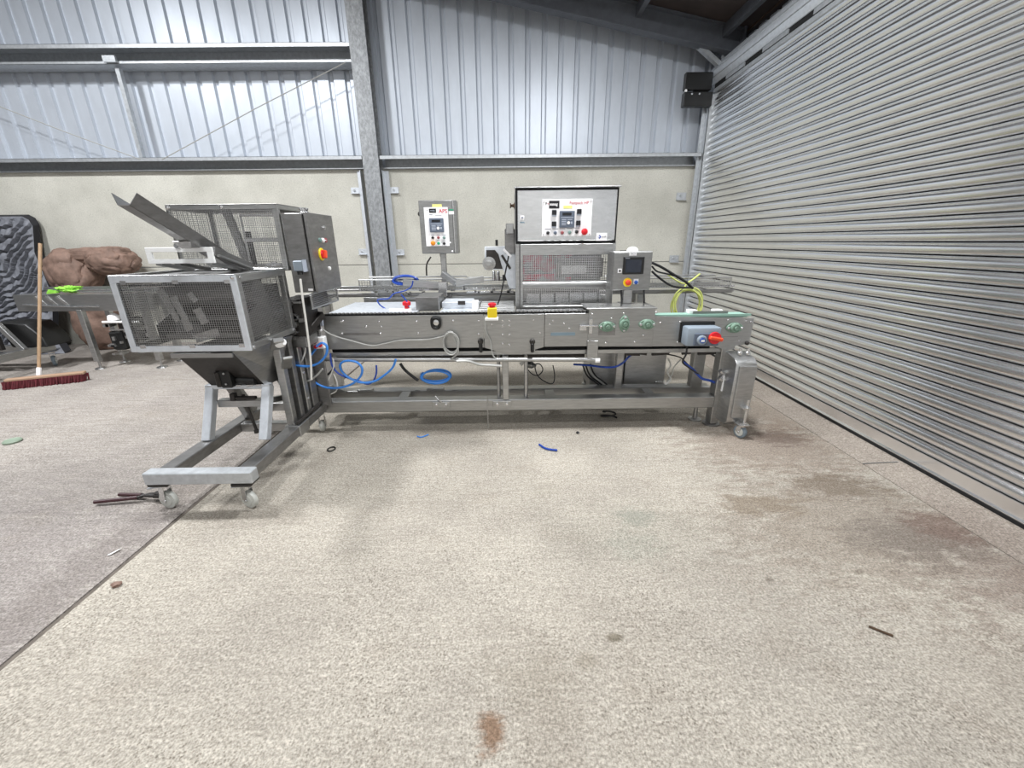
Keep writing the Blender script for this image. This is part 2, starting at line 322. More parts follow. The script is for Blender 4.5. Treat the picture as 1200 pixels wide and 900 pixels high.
# ribbed cladding above, in sheets of four ribs
PITCH=0.225
def clad_profile(x0,n):
    pts=[]
    for k in range(n):
        x=x0+k*PITCH
        pts+=[(x,0),(x+0.148,0),(x+0.165,0.034),(x+0.205,0.034)]
    pts.append((x0+n*PITCH,0)); pts.append((x0+n*PITCH+0.012,0)); return pts
def cladding(name,parent,x0,y,n,zb,zt,m,axis='y'):
    pf=clad_profile(x0,n); V=[];F=[]
    for (x,d) in pf:
        if axis=='y': V+=[(x,y+d,zb),(x,y+d,zt)]
        else: V+=[(y+d,x,zb),(y+d,x,zt)]
    for i in range(len(pf)-1): F.append((2*i,2*i+2,2*i+3,2*i+1))
    o=MB().add(V,F).build(name,m,parent,fix=False); return o
x=-9.55; k=0
while x<3.05:
    cladding('cladding_sheet',wb,x,6.715+(0.002 if k%2 else 0),4,2.44,5.9 if x<0 else 4.9,clad); x+=4*PITCH; k+=1
def girt(x0,x1,zb,zt,y0=6.44,y1=6.70,bl=0.0,lip=0.03):
    """cold-rolled Z rail: top flange pale, web, bottom lip"""
    g=MB()
    g.box(x0,x1,y1-0.014,y1-0.010,zb,zt)            # web, set back behind the lips
    g.box(x0,x1,y0-0.02,y0-0.016,zt-0.045,zt)      # front lip of the top flange
    g.box(x0,x1,y0-0.02,y1,zt-0.004,zt)            # top flange
    g.box(x0,x1,y0-0.0+bl,y1,zb,zb+0.004)
    g.box(x0,x1,y0-0.0+bl,y0+0.004+bl,zb,zb+lip)
    return g.build('girt',galv,wb)
girt(-9.5,-2.0,2.49,2.64,bl=0.10,lip=0.015); girt(-1.75,2.72,2.49,2.64,bl=0.10,lip=0.015)
girt(-9.5,-1.99,3.72,3.93)
# column: universal section with cleats
cl=MB(); cl.box(-1.985,-1.765,6.40,6.414,0,6.2); cl.box(-1.881,-1.869,6.414,6.586,0,6.2); cl.box(-1.985,-1.765,6.586,6.60,0,6.2)
column=cl.build('steel_column',column_m,wb)
for (xa,xb) in ((-2.14,-2.07),(-1.765,-1.69)):
    a=MB(); a.box(xa,xb,6.585,6.598,0,2.47); 
    if xa<-2: a.box(xb-0.01,xb,6.5,6.585,0,2.47)
    else: a.box(xa,xa+0.01,6.5,6.585,0,2.47)
    a.build('panel_angle',galvl,wb)
for (px,pz) in ((-2.20,1.375),(-1.63,1.36),(-2.20,2.22),(-1.63,2.22)):
    b=MB(); b.box(px-0.06,px+0.06,6.588,6.6,pz-0.04,pz+0.04); b.box(px-0.06,px+0.06,6.55,6.6,pz-0.045,pz-0.037)
    bo=b.build('cleat_plate',galvl,wb); bolts(bo,[(px-0.01,6.586,pz)],0.016,m=galv,h=0.014)
for pz in (1.22,2.10):
    b=MB(); b.box(2.50,2.64,6.588,6.6,pz-0.05,pz+0.05); b.box(2.50,2.64,6.55,6.6,pz-0.055,pz-0.047); bo=b.build('cleat_plate',galv,wb); bolts(bo,[(2.55,6.586,pz+0.01)],0.016,m=galv,h=0.014)
# sag rail between the girts and thin diagonal wires
MB().bar((-5.08,6.52,3.70),(-5.08,6.52,2.64),0.05,0.06,(0,1,0)).build('sag_rail',galv,wb)
MB().box(-5.16,-5.0,6.40,6.43,3.73,3.80).build('sag_rail_bracket',galv,wb)
MB().tube([(-7.269,6.420,3.467),(-6.695,6.420,3.253),(-5.910,6.420,2.941),(-5.035,6.420,2.615)],0.006,5).build('tie_wire',hose_g,wb)
MB().tube([(-4.744,6.420,2.613),(-3.327,6.420,3.209),(-2.064,6.420,3.712)],0.006,5).build('tie_wire',hose_g,wb)

# ------------------------------------------------------------------ setting: right wall, roller shutter door, roof
wr=thing('wall_right',(3.1,3,0),kind='structure')
y=-1.0; k=0
while y<6.7:
    cladding('cladding_sheet',wr,y,3.10,4,3.3,4.25,clad,'x'); y+=4*PITCH; k+=1
box('rear_wall_sheet',clad,wr,3.10,3.14,-7,-1.0,-0.05,4.25)
MB().box(2.9,3.12,6.30,6.62,0,3.3).build('jamb_infill',galv,wr)
door=thing('door_1',(2.8,3,0),kind='structure')
SP=0.0795; NS=42; Z0=0.115
# one slat: shallow curved face with a hooked knuckle at its foot
pr=[(2.812,-0.0005),(2.812,0.0035),(2.802,0.0045)]
for i in range(11):
    t=R(-62+12.4*i); pr.append((2.801+0.0371*math.cos(R(62))-0.0371*math.cos(t),0.0373+0.0371*math.sin(t)))
pr+=[(2.802,0.0715),(2.7975,0.0725),(2.795,0.0745),(2.796,0.0765),(2.800,0.0780),(2.812,0.0785)]
V=[];F=[]
for (xx,zz) in pr: V+=[(xx,-3.0,Z0+zz),(xx,6.40,Z0+zz)]
for i in range(len(pr)-1): F.append((2*i,2*i+2,2*i+3,2*i+1))
slat=MB().add(V,F).build('slat',shut,door)
for i in range(1,NS): copy_part(slat,door,WLOC[slat.name]+Vector((0,0,i*SP)))
box('backing_curtain',dark,door,2.812,2.822,-3,6.44,0.09,3.5)
b=MB(); b.box(2.785,2.80,-3,6.40,0.03,Z0+0.002); b.box(2.77,2.80,-3,6.40,0.024,0.032); b.build('bottom_rail',shut,door)
box('bottom_seal',dark,door,2.765,2.80,-3,6.40,0.0,0.026)
MB().box(2.755,2.765,-3,6.40,0.0,0.004).build('floor_strip',floor_t,door)
g=MB(); g.box(2.735,2.83,6.40,6.405,0,3.32); g.box(2.735,2.742,6.40,6.52,0,3.32); g.box(2.69,2.742,6.50,6.51,0,3.32); g.build('guide_rail',galv,door)
box('guide_shadow_gap',dark,door,2.745,2.80,6.405,6.44,0,3.32)
# barrel and weather bars above the curtain
MB().cyl((2.90,-3,3.55),(2.90,6.50,3.55),0.165,28).build('shutter_barrel',galvl,door)
for i in range(5):
    a=R(110+i*28); cx,cz=2.90+0.166*math.cos(a),3.55+0.166*math.sin(a)
    MB().box(cx-0.006,cx+0.006,-3,6.48,cz-0.004,cz+0.004).build('barrel_seam',galv,door)
MB().box(2.765,2.785,-3,6.40,3.335,3.375).build('weather_bar',galv,door)
MB().box(2.775,2.80,-3,6.40,3.375,3.47).build('weather_gap',dark,door)
for i in range(8): box('weather_clip',galv,door,2.76,2.79,0.2+i*0.78,0.62+i*0.78,3.385,3.425)
# end bracket, black
b=MB(); b.box(2.36,2.72,6.36,6.43,3.36,3.56); b.box(2.36,2.74,6.34,6.43,3.17,3.335); b.box(2.50,2.70,6.40,6.43,3.33,3.37)
eb=b.build('barrel_end_bracket',black,door,0.008)
bolts(eb,[(2.38,6.355,3.35)],0.018,m=white); bolts(eb,[(2.46,6.338,3.31),(2.56,6.338,3.31)],0.012,m=galv)
# roof: dark sheets, purlins, end rafter with its brace
roof=thing('ceiling',(-2,2,4.5),kind='structure')
def rz(x): return 4.56-0.193*x if False else 4.545-0.193*(x-0.0)
def roofpt(x,y,dz=0): return (x,y,rz(x)+dz)
MB().sheet(roofpt(3.3,-7),roofpt(3.3,6.9),roofpt(-9.6,6.9),roofpt(-9.6,-7),0.03).build('roof_sheet',darkroof,roof)
r=MB(); 
def slope_beam(mb,x0,x1,y0,y1,d0,d1): return mb.prism([(x0,rz(x0)+d0),(x1,rz(x1)+d0),(x1,rz(x1)+d1),(x0,rz(x0)+d1)],'y',y0,y1)
slope_beam(r,-9.5,2.98,6.20,6.34,-0.275,-0.262); slope_beam(r,-9.5,2.98,6.262,6.272,-0.262,-0.02); slope_beam(r,-9.5,2.98,6.20,6.34,-0.02,-0.006)
r.box(2.955,2.99,6.18,6.36,3.70,4.0); r.build('rafter',rafterm,roof)
for px in (2.75,1.65,0.6,-0.5,-1.6,-2.7): MB().box(px-0.03,px+0.03,-7,6.6,rz(px)-0.13,rz(px)-0.004).build('purlin',rafterm,roof)
MB().bar((3.05,-7,3.985),(3.05,6.6,3.985),0.05,0.06).build('eaves_beam',rusty,roof)
b=MB(); b.bar((2.42,6.33,3.86),(2.80,6.33,3.60),0.05,0.075,(0,1,0)); b.bar((2.80,6.34,3.80),(2.80,6.34,3.60),0.02,0.02); b.build('knee_brace',galv,roof)
# walls out of sight
box('wall_left',rafterm,None,-9.7,-9.5,-7,6.9,-0.1,6.6,kind='structure')
box('wall_front',white,None,-9.6,3.2,-7.2,-7.0,-0.1,6.6,kind='structure')
# ------------------------------------------------------------------ long conveyor frame
cv=thing('tray_conveyor',(0.2,3.3,0),'long low stainless steel conveyor machine with bolted side panels, on a box-section floor frame','conveyor')
YF=3.15
# floor frame
for (nm,y0,y1) in (('frame_beam',3.15,3.25),('frame_beam',3.40,3.50)):
    box(nm,steelx,cv,-1.53 if y0<3.3 else -1.66,1.70 if y0<3.3 else 1.78,y0,y1,0.172,0.271,0.006)
MB().prism([(-1.66,0.271),(-1.42,0.271),(-1.42,0.285),(-1.53,0.34),(-1.66,0.30)],'y',3.36,3.40).build('gusset_plate',steel,cv)
for xx in (-1.6,-0.9,0.35,1.2): box('cross_member',steelx,cv,xx-0.04,xx+0.04,3.25,3.40,0.175,0.265,0.004)
# beam clamps
for xx in (0.43,-0.53,-0.10):
    pass
for px_ in (-0.50,0.0):
    b=MB(); c=px_-0.06
    b.box(c-0.075,c+0.075,3.138,3.15,0.20,0.262); bo=b.build('joint_plate',steelx,cv,0.003)
    bolts(bo,[(c-0.04,3.137,0.238),(c+0.04,3.137,0.238)],0.013,h=0.008)
cable('bent_rod',steelb,[(-0.60,3.13,0.32),(-0.575,3.125,0.285),(-0.55,3.13,0.262)],0.006,parent=cv)
for px_ in (-0.18,): MB().tube([(px_,3.14,0.30),(px_,3.14,0.02)],0.004,5).build('stud',steel,cv)
box('hinge_block',steel,cv,-1.32,-1.19,3.36,3.41,0.27,0.298,0.004); box('hinge_block',steel,cv,-0.72,-0.57,3.36,3.41,0.27,0.30,0.004)
# legs
for xx in (0.03,):
    b=MB(); b.bar((-0.028,3.17,0.27),(-0.028,3.17,0.64),0.05,0.05); b.build('centre_post',steel,cv,0.004)
MB().tube([(-0.085,3.22,0.26),(-0.085,3.22,0.64)],0.015,10).build('lift_rod',steel,cv); MB().tube([(0.14,3.22,0.26),(0.14,3.22,0.64)],0.017,10).build('lift_rod',steel,cv)
for (x0,x1,y0,y1) in ((1.60,1.70,3.40,3.48),(1.70,1.755,3.16,3.26),(0.93,0.99,3.40,3.46)):
    box('leg',steel,cv,x0,x1,y0,y1,0.02 if y0<3.3 and x0>1.6 else 0.26,0.70,0.005)
MB().lathe((1.63,3.30,0),(0,0,1),[(0,0.055),(0.012,0.055),(0.022,0.02),(0.18,0.012)],18).build('levelling_foot',steel,cv)
MB().lathe((1.73,3.21,0),(0,0,1),[(0,0.07),(0.012,0.07),(0.025,0.02),(0.1,0.012)],18).build('levelling_foot',steeld,cv)
# side panels, front face at Y=3.15
def panel(name,x0,x1,z0,z1,m=steelx,y0=3.15,y1=3.156): return box(name,m,cv,x0,x1,y0,y1,z0,z1,0.0015)
p1=panel('side_panel',-1.42,-0.19,0.712,0.972)
p2=MB().prism([(-0.187,0.712),(-0.187,0.972),(0.278,0.972),(0.278,0.712),(0.085,0.655),(-0.01,0.655)],'y',3.143,3.15).build('centre_panel',steelx,cv,0.001)
p3=panel('side_panel',0.282,0.622,0.712,0.972)
p4=MB().prism([(0.62,0.712),(1.128,0.705),(1.128,1.0),(0.62,1.0)],'y',3.142,3.15).build('drive_panel',steelx,cv,0.001)
p5=MB().prism([(1.13,0.705),(1.62,0.70),(1.70,0.672),(1.79,0.672),(1.79,0.70),(1.90,0.715),(1.905,0.918),(1.13,0.945)],'y',3.148,3.155).build('end_panel',steelx,cv,0.001)
bolts(p1,[(-1.281,3.149,0.930),(-0.994,3.149,0.927),(-0.979,3.149,0.887),(-0.706,3.149,0.923),(-1.288,3.149,0.837),(-1.267,3.149,0.936),(-0.992,3.149,0.833),(-0.701,3.149,0.830),(-0.227,3.149,0.924),(-0.424,3.149,0.926),(-1.097,3.149,0.888),(-0.231,3.149,0.817)],0.009)
bolts(p2,[(-0.043,3.142,0.923),(0.009,3.142,0.922),(-0.044,3.142,0.883),(0.009,3.142,0.883),(-0.045,3.142,0.816),(0.008,3.142,0.816),(-0.047,3.142,0.742),(0.007,3.142,0.734),(-0.129,3.142,0.897)],0.008)
bolts(p3,[(0.193,3.149,0.925),(0.345,3.149,0.917),(0.319,3.149,0.891),(0.247,3.149,0.825),(0.472,3.149,0.855),(0.431,3.149,0.896)],0.008)
bolts(p4,[(0.644,3.140,0.967),(0.885,3.140,0.971),(1.134,3.140,0.975),(0.796,3.140,0.933),(1.053,3.140,0.796),(0.641,3.140,0.888),(0.763,3.140,0.739),(0.991,3.140,0.743)],0.009)
bolts(p5,[(1.879,3.147,0.723)],0.016,m=dkmetal,name='rubber_stop',h=0.02)
box('end_slot',steeld,p5,1.63,1.80,3.146,3.148,0.775,0.780)
bolts(p5,[(1.178,3.147,0.894),(1.330,3.147,0.899),(1.589,3.147,0.895),(1.700,3.147,0.907),(1.841,3.147,0.899),(1.882,3.147,0.892),(1.330,3.147,0.737),(1.814,3.147,0.744)],0.008)
box('slot_plate',steeld,p1,-1.29,-1.0,3.147,3.15,0.822,0.842); box('slot_plate',lab_blue,p3,0.33,0.52,3.147,3.15,0.80,0.825)
bk=MB().tube(smooth([(-0.574,3.120,0.953),(-0.536,3.120,0.952),(-0.525,3.120,0.920),(-0.534,3.120,0.880),(-0.573,3.120,0.881),(-0.583,3.120,0.920)],5,True),0.012,8,True).build('latch_ring',black,cv)
bolts(bk,[(-0.549,3.110,0.922)],0.022,m=steelb)
for q in [(-0.218,3.120,0.763),(0.186,3.120,0.758)]:
    k=MB().lathe((q[0],3.148,q[2]),(0,-1,0),[(0,0.022),(0.02,0.022),(0.028,0.015)],14).build('knob',dkmetal,cv)
    MB().bar((q[0],3.13,q[2]-0.01),(q[0],3.13,q[2]-0.085),0.026,0.024).build('hook_weight',black,k,0.006)
# drive block on the right: pulled-forward cover lip
box('drive_lid',steel,cv,0.60,1.14,3.135,3.42,1.0,1.012,0.002)
MB().sheet((0.66,3.2,1.013),(0.80,3.35,1.02),(1.08,3.35,1.02),(1.1,3.2,1.013),0.004).build('inspection_plate',steelb,cv)
# belts and top ledge
MB().box(-1.41,0.61,3.157,3.20,0.958,0.985).build('chain_guide',dark,cv)
lk=[]
lm=MB()
for i in range(66): lm.box(-1.40+i*0.0305,-1.40+i*0.0305+0.016,3.158,3.196,0.985,0.991)
lm.build('drive_chain',steeld,cv,kind='stuff')
box('belt',beltg,cv,1.13,1.86,3.17,3.29,0.925,0.945); box('belt_edge',beltg,cv,1.13,1.88,3.156,3.17,0.935,0.952)
box('side_panel',steelx,cv,1.13,1.905,3.30,3.307,0.70,0.93)
for xx in (1.42,1.62): box('guide_clip',white,cv,xx,xx+0.07,3.22,3.28,0.945,0.975,0.004)
box('guide_bar',steeld,cv,1.45,1.72,3.20,3.215,0.948,0.968)
# underside rails and cable tube
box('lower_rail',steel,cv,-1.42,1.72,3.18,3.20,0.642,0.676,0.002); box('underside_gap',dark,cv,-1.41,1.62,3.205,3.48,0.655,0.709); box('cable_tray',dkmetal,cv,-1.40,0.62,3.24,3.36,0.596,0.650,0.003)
box('rear_rail',steeld,cv,-1.42,1.72,3.50,3.53,0.60,0.70)
MB().tube([(-1.47,3.14,0.633),(0.69,3.14,0.605)],0.017,12).build('tube_rail',steel,cv)
MB().bar((0.66,3.135,0.76),(0.66,3.135,0.585),0.085,0.012,(0,1,0)).build('hanger_strap',steel,cv,0.003)
MB().tube([(0.685,3.13,0.600),(0.72,3.13,0.600)],0.019,10).build('tube_cap',white,cv)
b=MB(); 
for i in range(26):
    a=-1.35+i*0.115+random.uniform(-.02,.02); b.bar((a,3.225+random.uniform(-.012,.012),0.64+random.uniform(-.02,.02)),(a+random.uniform(.06,.15),3.225+random.uniform(-.012,.012),0.64+random.uniform(-.02,.02)),0.02,0.02)
b.build('underside_mechanism',dkmetal,cv,kind='stuff')
# bearings with flange ears
def bearing(x,z,vert=False,s=1.0,y=3.142):
    f=MB(); pts=[]
    for i in range(24):
        a=2*math.pi*i/24; rx_,rz_=(0.066*s,0.036*s); u,v=rx_*math.cos(a),rz_*math.sin(a)
        k=1 if abs(math.cos(a))>0.7 else 1.12
        u,v=u,v*k
        pts.append((x+(v if vert else u),z+(u if vert else v)))
    f.prism(pts,'y',y-0.014,y); o=f.build('bearing',bearg,cv,0.003)
    MB().lathe((x,y-0.012,z),(0,-1,0),[(0,0.040*s),(0.018,0.036*s),(0.022,0.028*s),(0.016,0.024*s),(0.016,0.016*s),(0.034,0.014*s)],20).build('bearing_hub',bearg,o)
    e=[(x,y-0.014,z+0.05*s*k_) if vert else (x+0.05*s*k_,y-0.014,z) for k_ in (-1,1)]
    bolts(o,e,0.011*s,h=0.012)
for (q,v) in zip([(0.764,3.140,0.870),(0.895,3.140,0.889),(1.071,3.140,0.883),(1.756,3.140,0.848)],(0,1,0,0)): bearing(q[0],q[2],bool(v))
box('bearing_slide_plate',steeld,cv,0.70,0.83,3.138,3.142,0.80,0.90)
s=MB(); s.tube([(0.552,3.120,0.880),(0.684,3.120,0.879)],0.008,8); s.box(0.55,0.60,3.12,3.145,0.845,0.885); s.box(0.62,0.645,3.115,3.145,0.82,0.93); s.build('tension_screw',steelb,cv)
# isolator box on the end panel
ib=thing('isolator_box',(1.45,3.1,0.75)); 
bpy.data.objects.remove(ib)
MB().box(1.335,1.60,3.135,3.15,0.735,0.90).build('isolator_back_plate',black,cv,0.004)
iso=MB().box(1.345,1.60,3.02,3.135,0.732,0.875).build('isolator_box',greyp,cv,0.014,seg=2)
MB().box(1.395,1.585,3.008,3.022,0.738,0.835).build('front_cover',keyp,iso,0.006)
MB().lathe((1.45,3.010,0.785),(0,-1,0),[(0,0.036),(0.016,0.036),(0.022,0.028)],22).build('push_button',greyp,iso)
MB().lathe((1.45,2.992,0.785),(0,-1,0),[(0,0.022),(0.010,0.020)],16).build('button_cap',blue,iso); box('button_print',white,iso,1.436,1.462,2.981,2.983,0.775,0.792)
MB().lathe((1.545,3.010,0.80),(0,-1,0),[(0,0.046),(0.018,0.044)],24).build('switch_base',red,iso)
MB().bar((1.495,2.98,0.808),(1.595,2.98,0.790),0.03,0.026).build('rotary_switch',orange,iso,0.006)
# emergency stop on the centre panel
es=MB().box(-0.155,-0.085,3.085,3.15,0.955,1.03).build('emergency_stop',yellow,cv,0.006)
MB().lathe((-0.12,3.12,1.03),(0,0,1),[(0,0.02),(0.012,0.022),(0.016,0.032),(0.03,0.030),(0.034,0.02)],18).build('mushroom_button',red,es)
MB().box(-0.175,-0.075,3.08,3.152,0.935,0.956).build('stop_bracket',white,es,0.004)
cable('stop_cable',hose_k,[(-0.081,3.200,1.039),(-0.054,3.200,1.116),(-0.018,3.200,1.274),(0.009,3.200,1.397)],0.006,parent=cv)
# end leg cover with drop-down castor
lc=MB().prism([(2.985,0.60),(3.03,0.635),(3.18,0.655),(3.18,0.08),(3.03,0.08),(2.985,0.12)],'x',1.735,1.895).build('leg_cover',steel,cv,0.004)
MB().box(1.755,1.885,2.962,2.985,0.16,0.585).build('front_plate',steel,lc,0.003)
for xx in (1.80,1.86): MB().lathe((xx,3.08,0.645),(0,0,1),[(0,0.02),(0.02,0.02),(0.03,0.012),(0.05,0.012)],12).build('chrome_bolt',steelb,cv)
cb=MB(); cb.box(1.80,1.86,2.90,2.965,0.255,0.268); cb.tube([(1.845,2.93,0.12),(1.845,2.93,0.33)],0.010,8); cb.box(1.80,1.87,2.92,2.965,0.115,0.13); cb.build('castor_bracket',steelb,cv)
def castor(parent,x,y,r=0.052,wt=0.03,rot=90,zt=None,brake=False,tyre=True,hgt=0.13):
    """swivel castor: top plate, fork, wheel with hub; rot turns the axle about Z (0: axle along X)"""
    ca,sa=math.cos(R(rot)),math.sin(R(rot)); ax=Vector((ca,sa,0)); fw=Vector((-sa,ca,0))
    f=MB(); f.lathe((x,y,hgt-0.018),(0,0,1),[(0,0.03),(0.018,0.034)],16)
    f.box(x-0.045,x+0.045,y-0.04,y+0.04,hgt,hgt+0.006)
    for sgn in (-1,1):
        o=ax*sgn*(wt/2+0.008)
        f.bar(Vector((x,y,r))+o+fw*0.012,Vector((x,y,hgt-0.012))+o,0.034,0.004,ax)
    f.bar(Vector((x,y,hgt-0.012))-ax*(wt/2+0.01),Vector((x,y,hgt-0.012))+ax*(wt/2+0.01),0.036,0.006)
    fo=f.build('castor',steelb,parent)
    wx=Vector((x,y,r)); MB().lathe(wx-ax*wt/2,ax,[(0,r*0.82),(0.003,r*0.97),(0.008,r),(wt-0.008,r),(wt-0.003,r*0.97),(wt,r*0.82)],26).build('wheel',rubber if tyre else wheelm,fo)
    MB().lathe(wx-ax*(wt/2+0.004),ax,[(0,r*0.62),(0.003,r*0.66),(wt+0.005,r*0.66),(wt+0.008,r*0.62)],20).build('hub',wheelm,fo)
    MB().lathe(wx-ax*(wt/2+0.014),ax,[(0,0.008),(wt+0.028,0.008)],10).build('axle',steelb,fo)
    if brake:
        p_=MB(); p_.box(x-0.06,x+0.06,y-0.05,y+0.05,hgt-0.03,hgt-0.005); p_.build('swivel_head',dkmetal,fo,0.008)
        b=MB(); b.bar(Vector((x,y,hgt-0.025))-fw*0.03,Vector((x,y,hgt-0.055))+fw*0.085,0.075,0.010); b.build('brake_pedal',galv,fo,0.002)
    return fo
castor(cv,1.835,2.945,0.052,0.03,25,hgt=0.115)
# infeed bed between the side panels: plates seen from above
for (x0,x1,m_) in ((-1.45,-0.74,galvl),(-0.55,-0.26,galvl),(-0.26,0.06,steelb)): box('bed_plate',m_,cv,x0,x1,3.20,3.95,0.955,0.968)
box('bed_plate',steelb,cv,0.07,0.62,3.20,3.45,0.950,0.962)
for i in range(7): MB().tube([(-0.24,3.30+i*0.09,0.972),(0.05,3.30+i*0.09,0.972)],0.006,6).build('bed_rod',steel,cv)
box('drive_cover',steeld,cv,-0.76,-0.57,3.42,3.72,0.96,1.075,0.004)
box('bed_block',galvl,cv,-0.56,-0.30,3.50,3.75,0.968,1.02,0.004); box('bed_block',white,cv,-0.30,-0.25,3.45,3.55,0.968,1.03,0.003); box('sensor_lug',dkmetal,cv,-0.42,-0.36,3.48,3.5,1.0,1.03)
MB().lathe((-0.835,3.42,0.985),(0,0,1),[(0,0.02),(0.02,0.02),(0.028,0.034),(0.05,0.034),(0.06,0.02)],16).build('push_fitting',red,cv)
box('fitting_rail',white,cv,-0.98,-0.80,3.40,3.44,0.968,0.985)

# ------------------------------------------------------------------ sealing machine (tall cabinet)
sm=thing('sealing_machine',(0.48,3.8,0),'tall stainless steel sealing cabinet with white control plate above a wire guard window','machine')
YC=3.55
up=MB(); up.box(0.066,0.888,YC+0.02,4.05,1.49,1.885); up_o=up.build('upper_housing',steel,sm,0.004)
box('door_edge',dark,sm,0.070,0.890,YC+0.008,YC+0.03,1.478,1.893)
dr=MB().box(0.084,0.876,YC-0.006,YC+0.012,1.500,1.878).build('control_door',steelb,sm,0.004)
MB().box(0.06,0.90,YC-0.02,YC+0.1,1.895,1.903).build('top_rim',steelb,sm,0.002)
q=[(0.282,3.543,1.811),(0.680,3.543,1.814),(0.296,3.543,1.535),(0.685,3.543,1.537)]
cp=MB().box(q[0][0],q[1][0],3.538,3.545,q[2][2],q[0][2]).build('control_plate',offw,sm,0.001)
X0,X1,ZB,ZT=q[0][0],q[1][0],q[2][2],q[0][2]; PW,PH=X1-X0,ZT-ZB
def at_plate(u,v): return X0+u*PW, ZT-v*PH
def keypad(parent,cx,cz,y,w_,h_):
    k=MB().box(cx-w_/2,cx+w_/2,y-0.012,y,cz-h_/2,cz+h_/2).build('keypad',keyp,parent,0.003)
    return k
def keypad_bits(parent,cx,cz,y,w_,h_):
    box('keypad_display',disp,parent,cx-w_*.32,cx+w_*.28,y-0.0135,y-0.012,cz+h_*.22,cz+h_*.38)
    box('keypad_stripe',keyl,parent,cx-w_*.42,cx+w_*.42,y-0.0132,y-0.012,cz+h_*.08,cz+h_*.12)
    for r_ in range(4):
        box('key',keyl,parent,cx-w_*.36,cx-w_*.06,y-0.014,y-0.012,cz-h_*.05-r_*h_*.10,cz+h_*.0-r_*h_*.10)
    box('key',keyl,parent,cx+w_*.02,cx+w_*.34,y-0.014,y-0.012,cz-h_*.04,cz+h_*.0)
    MB().lathe((cx+w_*.10,y-0.012,cz-h_*.21),(0,-1,0),[(0,w_*.10),(0.002,w_*.10)],14).build('key',offw,parent); box('key',keyl,parent,cx+w_*.26,cx+w_*.36,y-0.014,y-0.012,cz-h_*.28,cz-h_*.14)
kx,kz=at_plate(0.5,0.54); keypad(cp,kx,kz,3.538,PW*0.30,PH*0.46).name='keypad'; keypad_bits(cp,kx,kz,3.538,PW*0.30,PH*0.46)
for (u,v) in ((0.24,0.38),(0.24,0.69),(0.74,0.36),(0.73,0.67)):
    cx,cz=at_plate(u,v); box('temperature_controller',pblk,cp,cx-0.018,cx+0.018,3.526,3.538,cz-0.012,cz+0.026,0.002); box('controller_foot',keyl,cp,cx-0.017,cx+0.017,3.529,3.538,cz-0.022,cz-0.012)
for i,(u,v,m_) in enumerate(((0.12,0.905,pblk),(0.27,0.905,keyp),(0.41,0.905,mat('dusky_red_button','#8f4a4c',0.4)),(0.56,0.90,mat('grey_green_button','#6f8a84',0.4)),(0.705,0.885,pblk))):
    cx,cz=at_plate(u,v); MB().lathe((cx,3.538,cz),(0,-1,0),[(0,0.014),(0.012,0.013),(0.016,0.009)],14).build('push_button',m_,cp)
    box('button_caption',pgry,cp,cx-0.024,cx+0.024,3.5372,3.538,cz+0.027,cz+0.032)
cx,cz=at_plate(0.855,0.885); MB().lathe((cx,3.538,cz),(0,-1,0),[(0,0.014),(0.02,0.014),(0.024,0.026),(0.036,0.024),(0.042,0.014)],18).build('emergency_button',red,cp)
cx,cz=at_plate(0.235,0.145); box('logo_box',pblk,cp,cx-0.040,cx+0.042,3.5368,3.538,cz-0.028,cz+0.028)
text('lettering','aaaag',0.030,(cx-0.004,3.5364,cz+0.003),offw,cp,bold=0.0006); text('lettering','P',0.028,(cx-0.062,3.5372,cz+0.006),pblk,cp); text('logo_arrow','<',0.024,(cx-0.046,3.5372,cz+0.006),pred,cp)
cx,cz=at_plate(0.76,0.105); text('lettering','Fastpack HP',0.031,(cx-0.01,3.5374,cz),pred,cp)
cx,cz=at_plate(0.51,0.21); box('yellow_label',lab_yel,cp,cx-0.035,cx+0.035,3.5372,3.538,cz-0.012,cz+0.010)
bolts(cp,[(at_plate(u,v)[0],3.538,at_plate(u,v)[1]) for u,v in ((0.03,0.07),(0.97,0.06),(0.03,0.95),(0.97,0.95))],0.005)
q=[(0.725,3.543,1.557),(0.812,3.543,1.497)]
lb=box('maker_label',offw,sm,q[0][0],q[1][0],3.541,3.545,q[1][2],q[0][2]); cz=(q[0][2]+q[1][2])/2
MB().prism([(q[0][0]+0.012,cz),(q[0][0]+0.026,cz+0.016),(q[0][0]+0.04,cz),(q[0][0]+0.026,cz-0.016)],'y',3.5395,3.541).build('label_diamond',hose_d,lb); MB().prism([(q[0][0]+0.014,cz),(q[0][0]+0.021,cz+0.008),(q[0][0]+0.028,cz),(q[0][0]+0.021,cz-0.008)],'y',3.539,3.5396).build('label_diamond_eye',offw,lb)
text('lettering','craft',0.020,(q[0][0]+0.062,3.5404,cz),pblk,lb)
q=[(0.123,3.543,1.678),(0.123,3.543,1.643)]; o_=MB().box(q[0][0]-0.016,q[0][0]+0.016,3.541,3.545,q[0][2]-0.016,q[0][2]+0.016).build('lock_label',offw,sm); bolts(o_,[(q[0][0],3.54,q[0][2])],0.009,m=pgry); box('lock_print',lab_blue,o_,q[1][0]-0.018,q[1][0]+0.018,3.5405,3.5415,q[1][2]-0.006,q[1][2]+0.004)
MB().lathe((0.066,3.66,1.775),(-1,0,0),[(0,0.03),(0.012,0.012),(0.03,0.010),(0.032,0.02),(0.04,0.02)],14).build('side_latch',rusty,sm)
box('rear_box',steeld,sm,-0.02,0.066,3.68,3.95,1.40,1.60,0.006); box('rear_box',steel,sm,-0.01,0.055,3.64,3.68,1.56,1.64,0.005)
